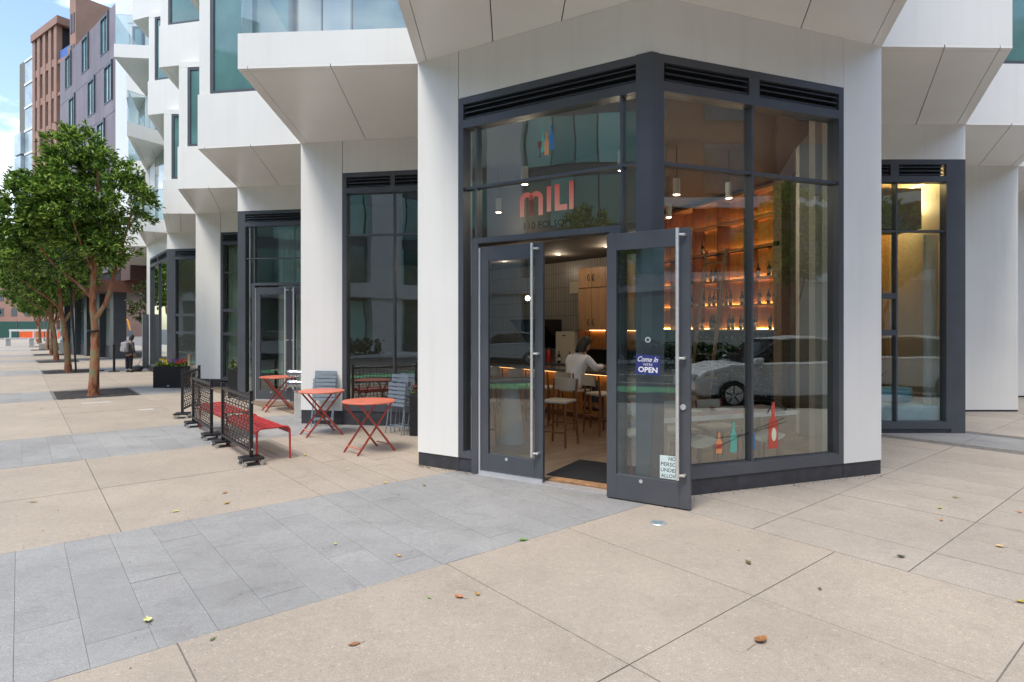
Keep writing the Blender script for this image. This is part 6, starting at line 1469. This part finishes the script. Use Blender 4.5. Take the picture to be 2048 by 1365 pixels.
decal(ns, FO, [[(tm-hw, z0), (tm+hw, z0), (tm+hw, z1), (tm-hw, z1)]], mat('pale_blue_card', (.60, .72, .72), .6), 'card', .0325)
for i, (s_t, fw_) in enumerate((('NO', .3), ('PERSONS', .93), ('UNDER 21', .93), ('ALLOWED', .93))):
    h_ = (z1-z0)/4; text(ns, s_t, FO, tm, z1-h_*(i+1)+h_*.18, h_*.66, mat('grey_print', (.05, .06, .06), .6), 'text_line', .0342, hw*2*fw_, bold=.012, center=True, shear=.1)

# ================================================================ FALLEN LEAVES AND LITTER
LV = [(1522, 1284, .05, (.30, .13, .04), 'brown curled leaf with a long stem on the beige paving, front right'), (708, 1291, .035, (.25, .11, .05), 'brown crumpled leaf on the beige paving, front centre'), (295, 1243, .04, (.62, .62, .25), 'pale yellow leaf on the grey granite at the front left'), (917, 1196, .035, (.45, .17, .07), 'orange leaf in the group below the granite strip'), (857, 1197, .018, (.15, .35, .03), 'tiny green leaf left of the orange one'), (955, 1191, .025, (.35, .22, .06), 'small tan leaf right of the orange one'), (798, 1113, .025, (.55, .30, .10), 'tan leaf in the middle of the granite strip'), (848, 972, .03, (.20, .24, .04), 'olive leaf on granite before the left column'), (450, 987, .035, (.45, .16, .06), 'rust leaf on beige slabs left of the strip'), (453, 1008, .035, (.40, .26, .06), 'ochre leaf just below the rust one'), (352, 1024, .035, (.52, .48, .12), 'yellow leaf on the upper edge of the granite strip'), (1047, 1082, .04, (.12, .30, .02), 'bright green sprig at the near edge of the granite strip'), (1803, 1116, .035, (.05, .06, .02), 'dark leaf on the pale slabs at the right'), (1910, 996, .03, (.25, .28, .04), 'olive leaf highest of the right-hand group'), (1880, 1018, .03, (.35, .36, .05), 'yellow-green leaf in the right-hand group'), (1883, 1042, .025, (.55, .22, .08), 'orange leaf lowest of the right-hand group'), (1497, 1128, .035, (.14, .12, .04), 'brown leaf sliver below the door leaf'), (1640, 1179, .02, (.12, .10, .05), 'tiny dark leaf right of the joint crossing'), (610, 912, .04, (.60, .45, .08), 'yellow leaf beside the red bench'), (770, 967, .03, (.65, .45, .15), 'pale gold leaf at the far edge of the granite strip'), (66, 1005, .035, (.40, .28, .06), 'tan leaf at the left edge'), (83, 818, .04, (.48, .30, .10), 'tan leaf before the tree pit'), (1999, 1095, .035, (.60, .42, .20), 'pale gold leaf near the right edge'), (2040, 1026, .03, (.55, .22, .08), 'orange leaf at the right edge'), (2044, 1206, .035, (.40, .32, .05), 'yellow-brown leaf at the lower right edge'), (694, 940, .03, (.62, .50, .36), 'pale dry leaf between the bench and the door'), (425, 1281, .02, (.12, .14, .04), 'tiny green leaf below the granite strip'), (670, 1090, .02, (.45, .5, .12), 'small yellow leaf on the granite strip')]
for i, (px, py, r, c_, lab) in enumerate(LV):
    Y = 2100/(py-656); X = (px-1024)*Y/1200; rnd = random.Random(i*7)
    o = empty('fallen_leaf', (X, Y, .003), rnd.uniform(0, 6.28)); tag(o, lab, 'leaf', 'leaves fallen on the paving')
    q = MB(); n = 6; vs = []; cl = rnd.uniform(.1, .5)
    for k in range(n+1):
        t_ = k/n; wv = r*.55*math.sin(math.pi*t_**.8)*rnd.uniform(.75, 1.2)
        for s in (-1, 0, 1): vs.append((s*wv, (t_-.5)*2*r, .002+abs(s)*wv*cl+r*.35*(2*t_-1)**2*cl*2+rnd.uniform(0, .1)*r))
    fs = []
    for k in range(n):
        for s in (0, 1): b = k*3+s; fs.append((b, b+1, b+4, b+3))
    q.add(vs, fs); q.build('blade', mat('leaf_litter_%d' % i, c_, .7, var=.35, scale=60), o)
    q = MB(); q.tube([(0, -r, .004), (r*.1, -r*1.5, .003), (r*.3, -r*(3 if i == 0 else 1.8), .003)], .0012, 4); q.build('stem', mat('leaf_stem', (.2, .12, .05), .7), o)
rnd = random.Random(99); q = MB()
for _ in range(260):
    u, v = rnd.uniform(-5.5, 14), rnd.uniform(-6.5, 1.0); p = W(u, v)
    if p.y < 2.5: continue
    leaf_mesh(q, Vector((p.x, p.y, .004)), Vector((rnd.gauss(0, 1), rnd.gauss(0, 1), .12)).normalized(), Vector((0, 0, 1)), rnd.uniform(.006, .02), rnd.uniform(.002, .006))
for fr_, L_ in ((FL, .9), (FR, 3.2), (F1, 2.3), (F2, 2.3)):
    for _ in range(90):
        a_ = fr_.P(rnd.uniform(0, L_), abs(rnd.gauss(0, .05))+.012, .004); leaf_mesh(q, Vector(a_), Vector((rnd.gauss(0, 1), rnd.gauss(0, 1), .2)).normalized(), Vector((0, 0, 1)), rnd.uniform(.008, .028), rnd.uniform(.003, .009))
tag(q.build('leaf_litter', mat('litter_brown', (.16, .10, .05), .9, var=.4, scale=20)), 'tiny leaf crumbs and grit scattered over the paving', 'litter', None, 'stuff')
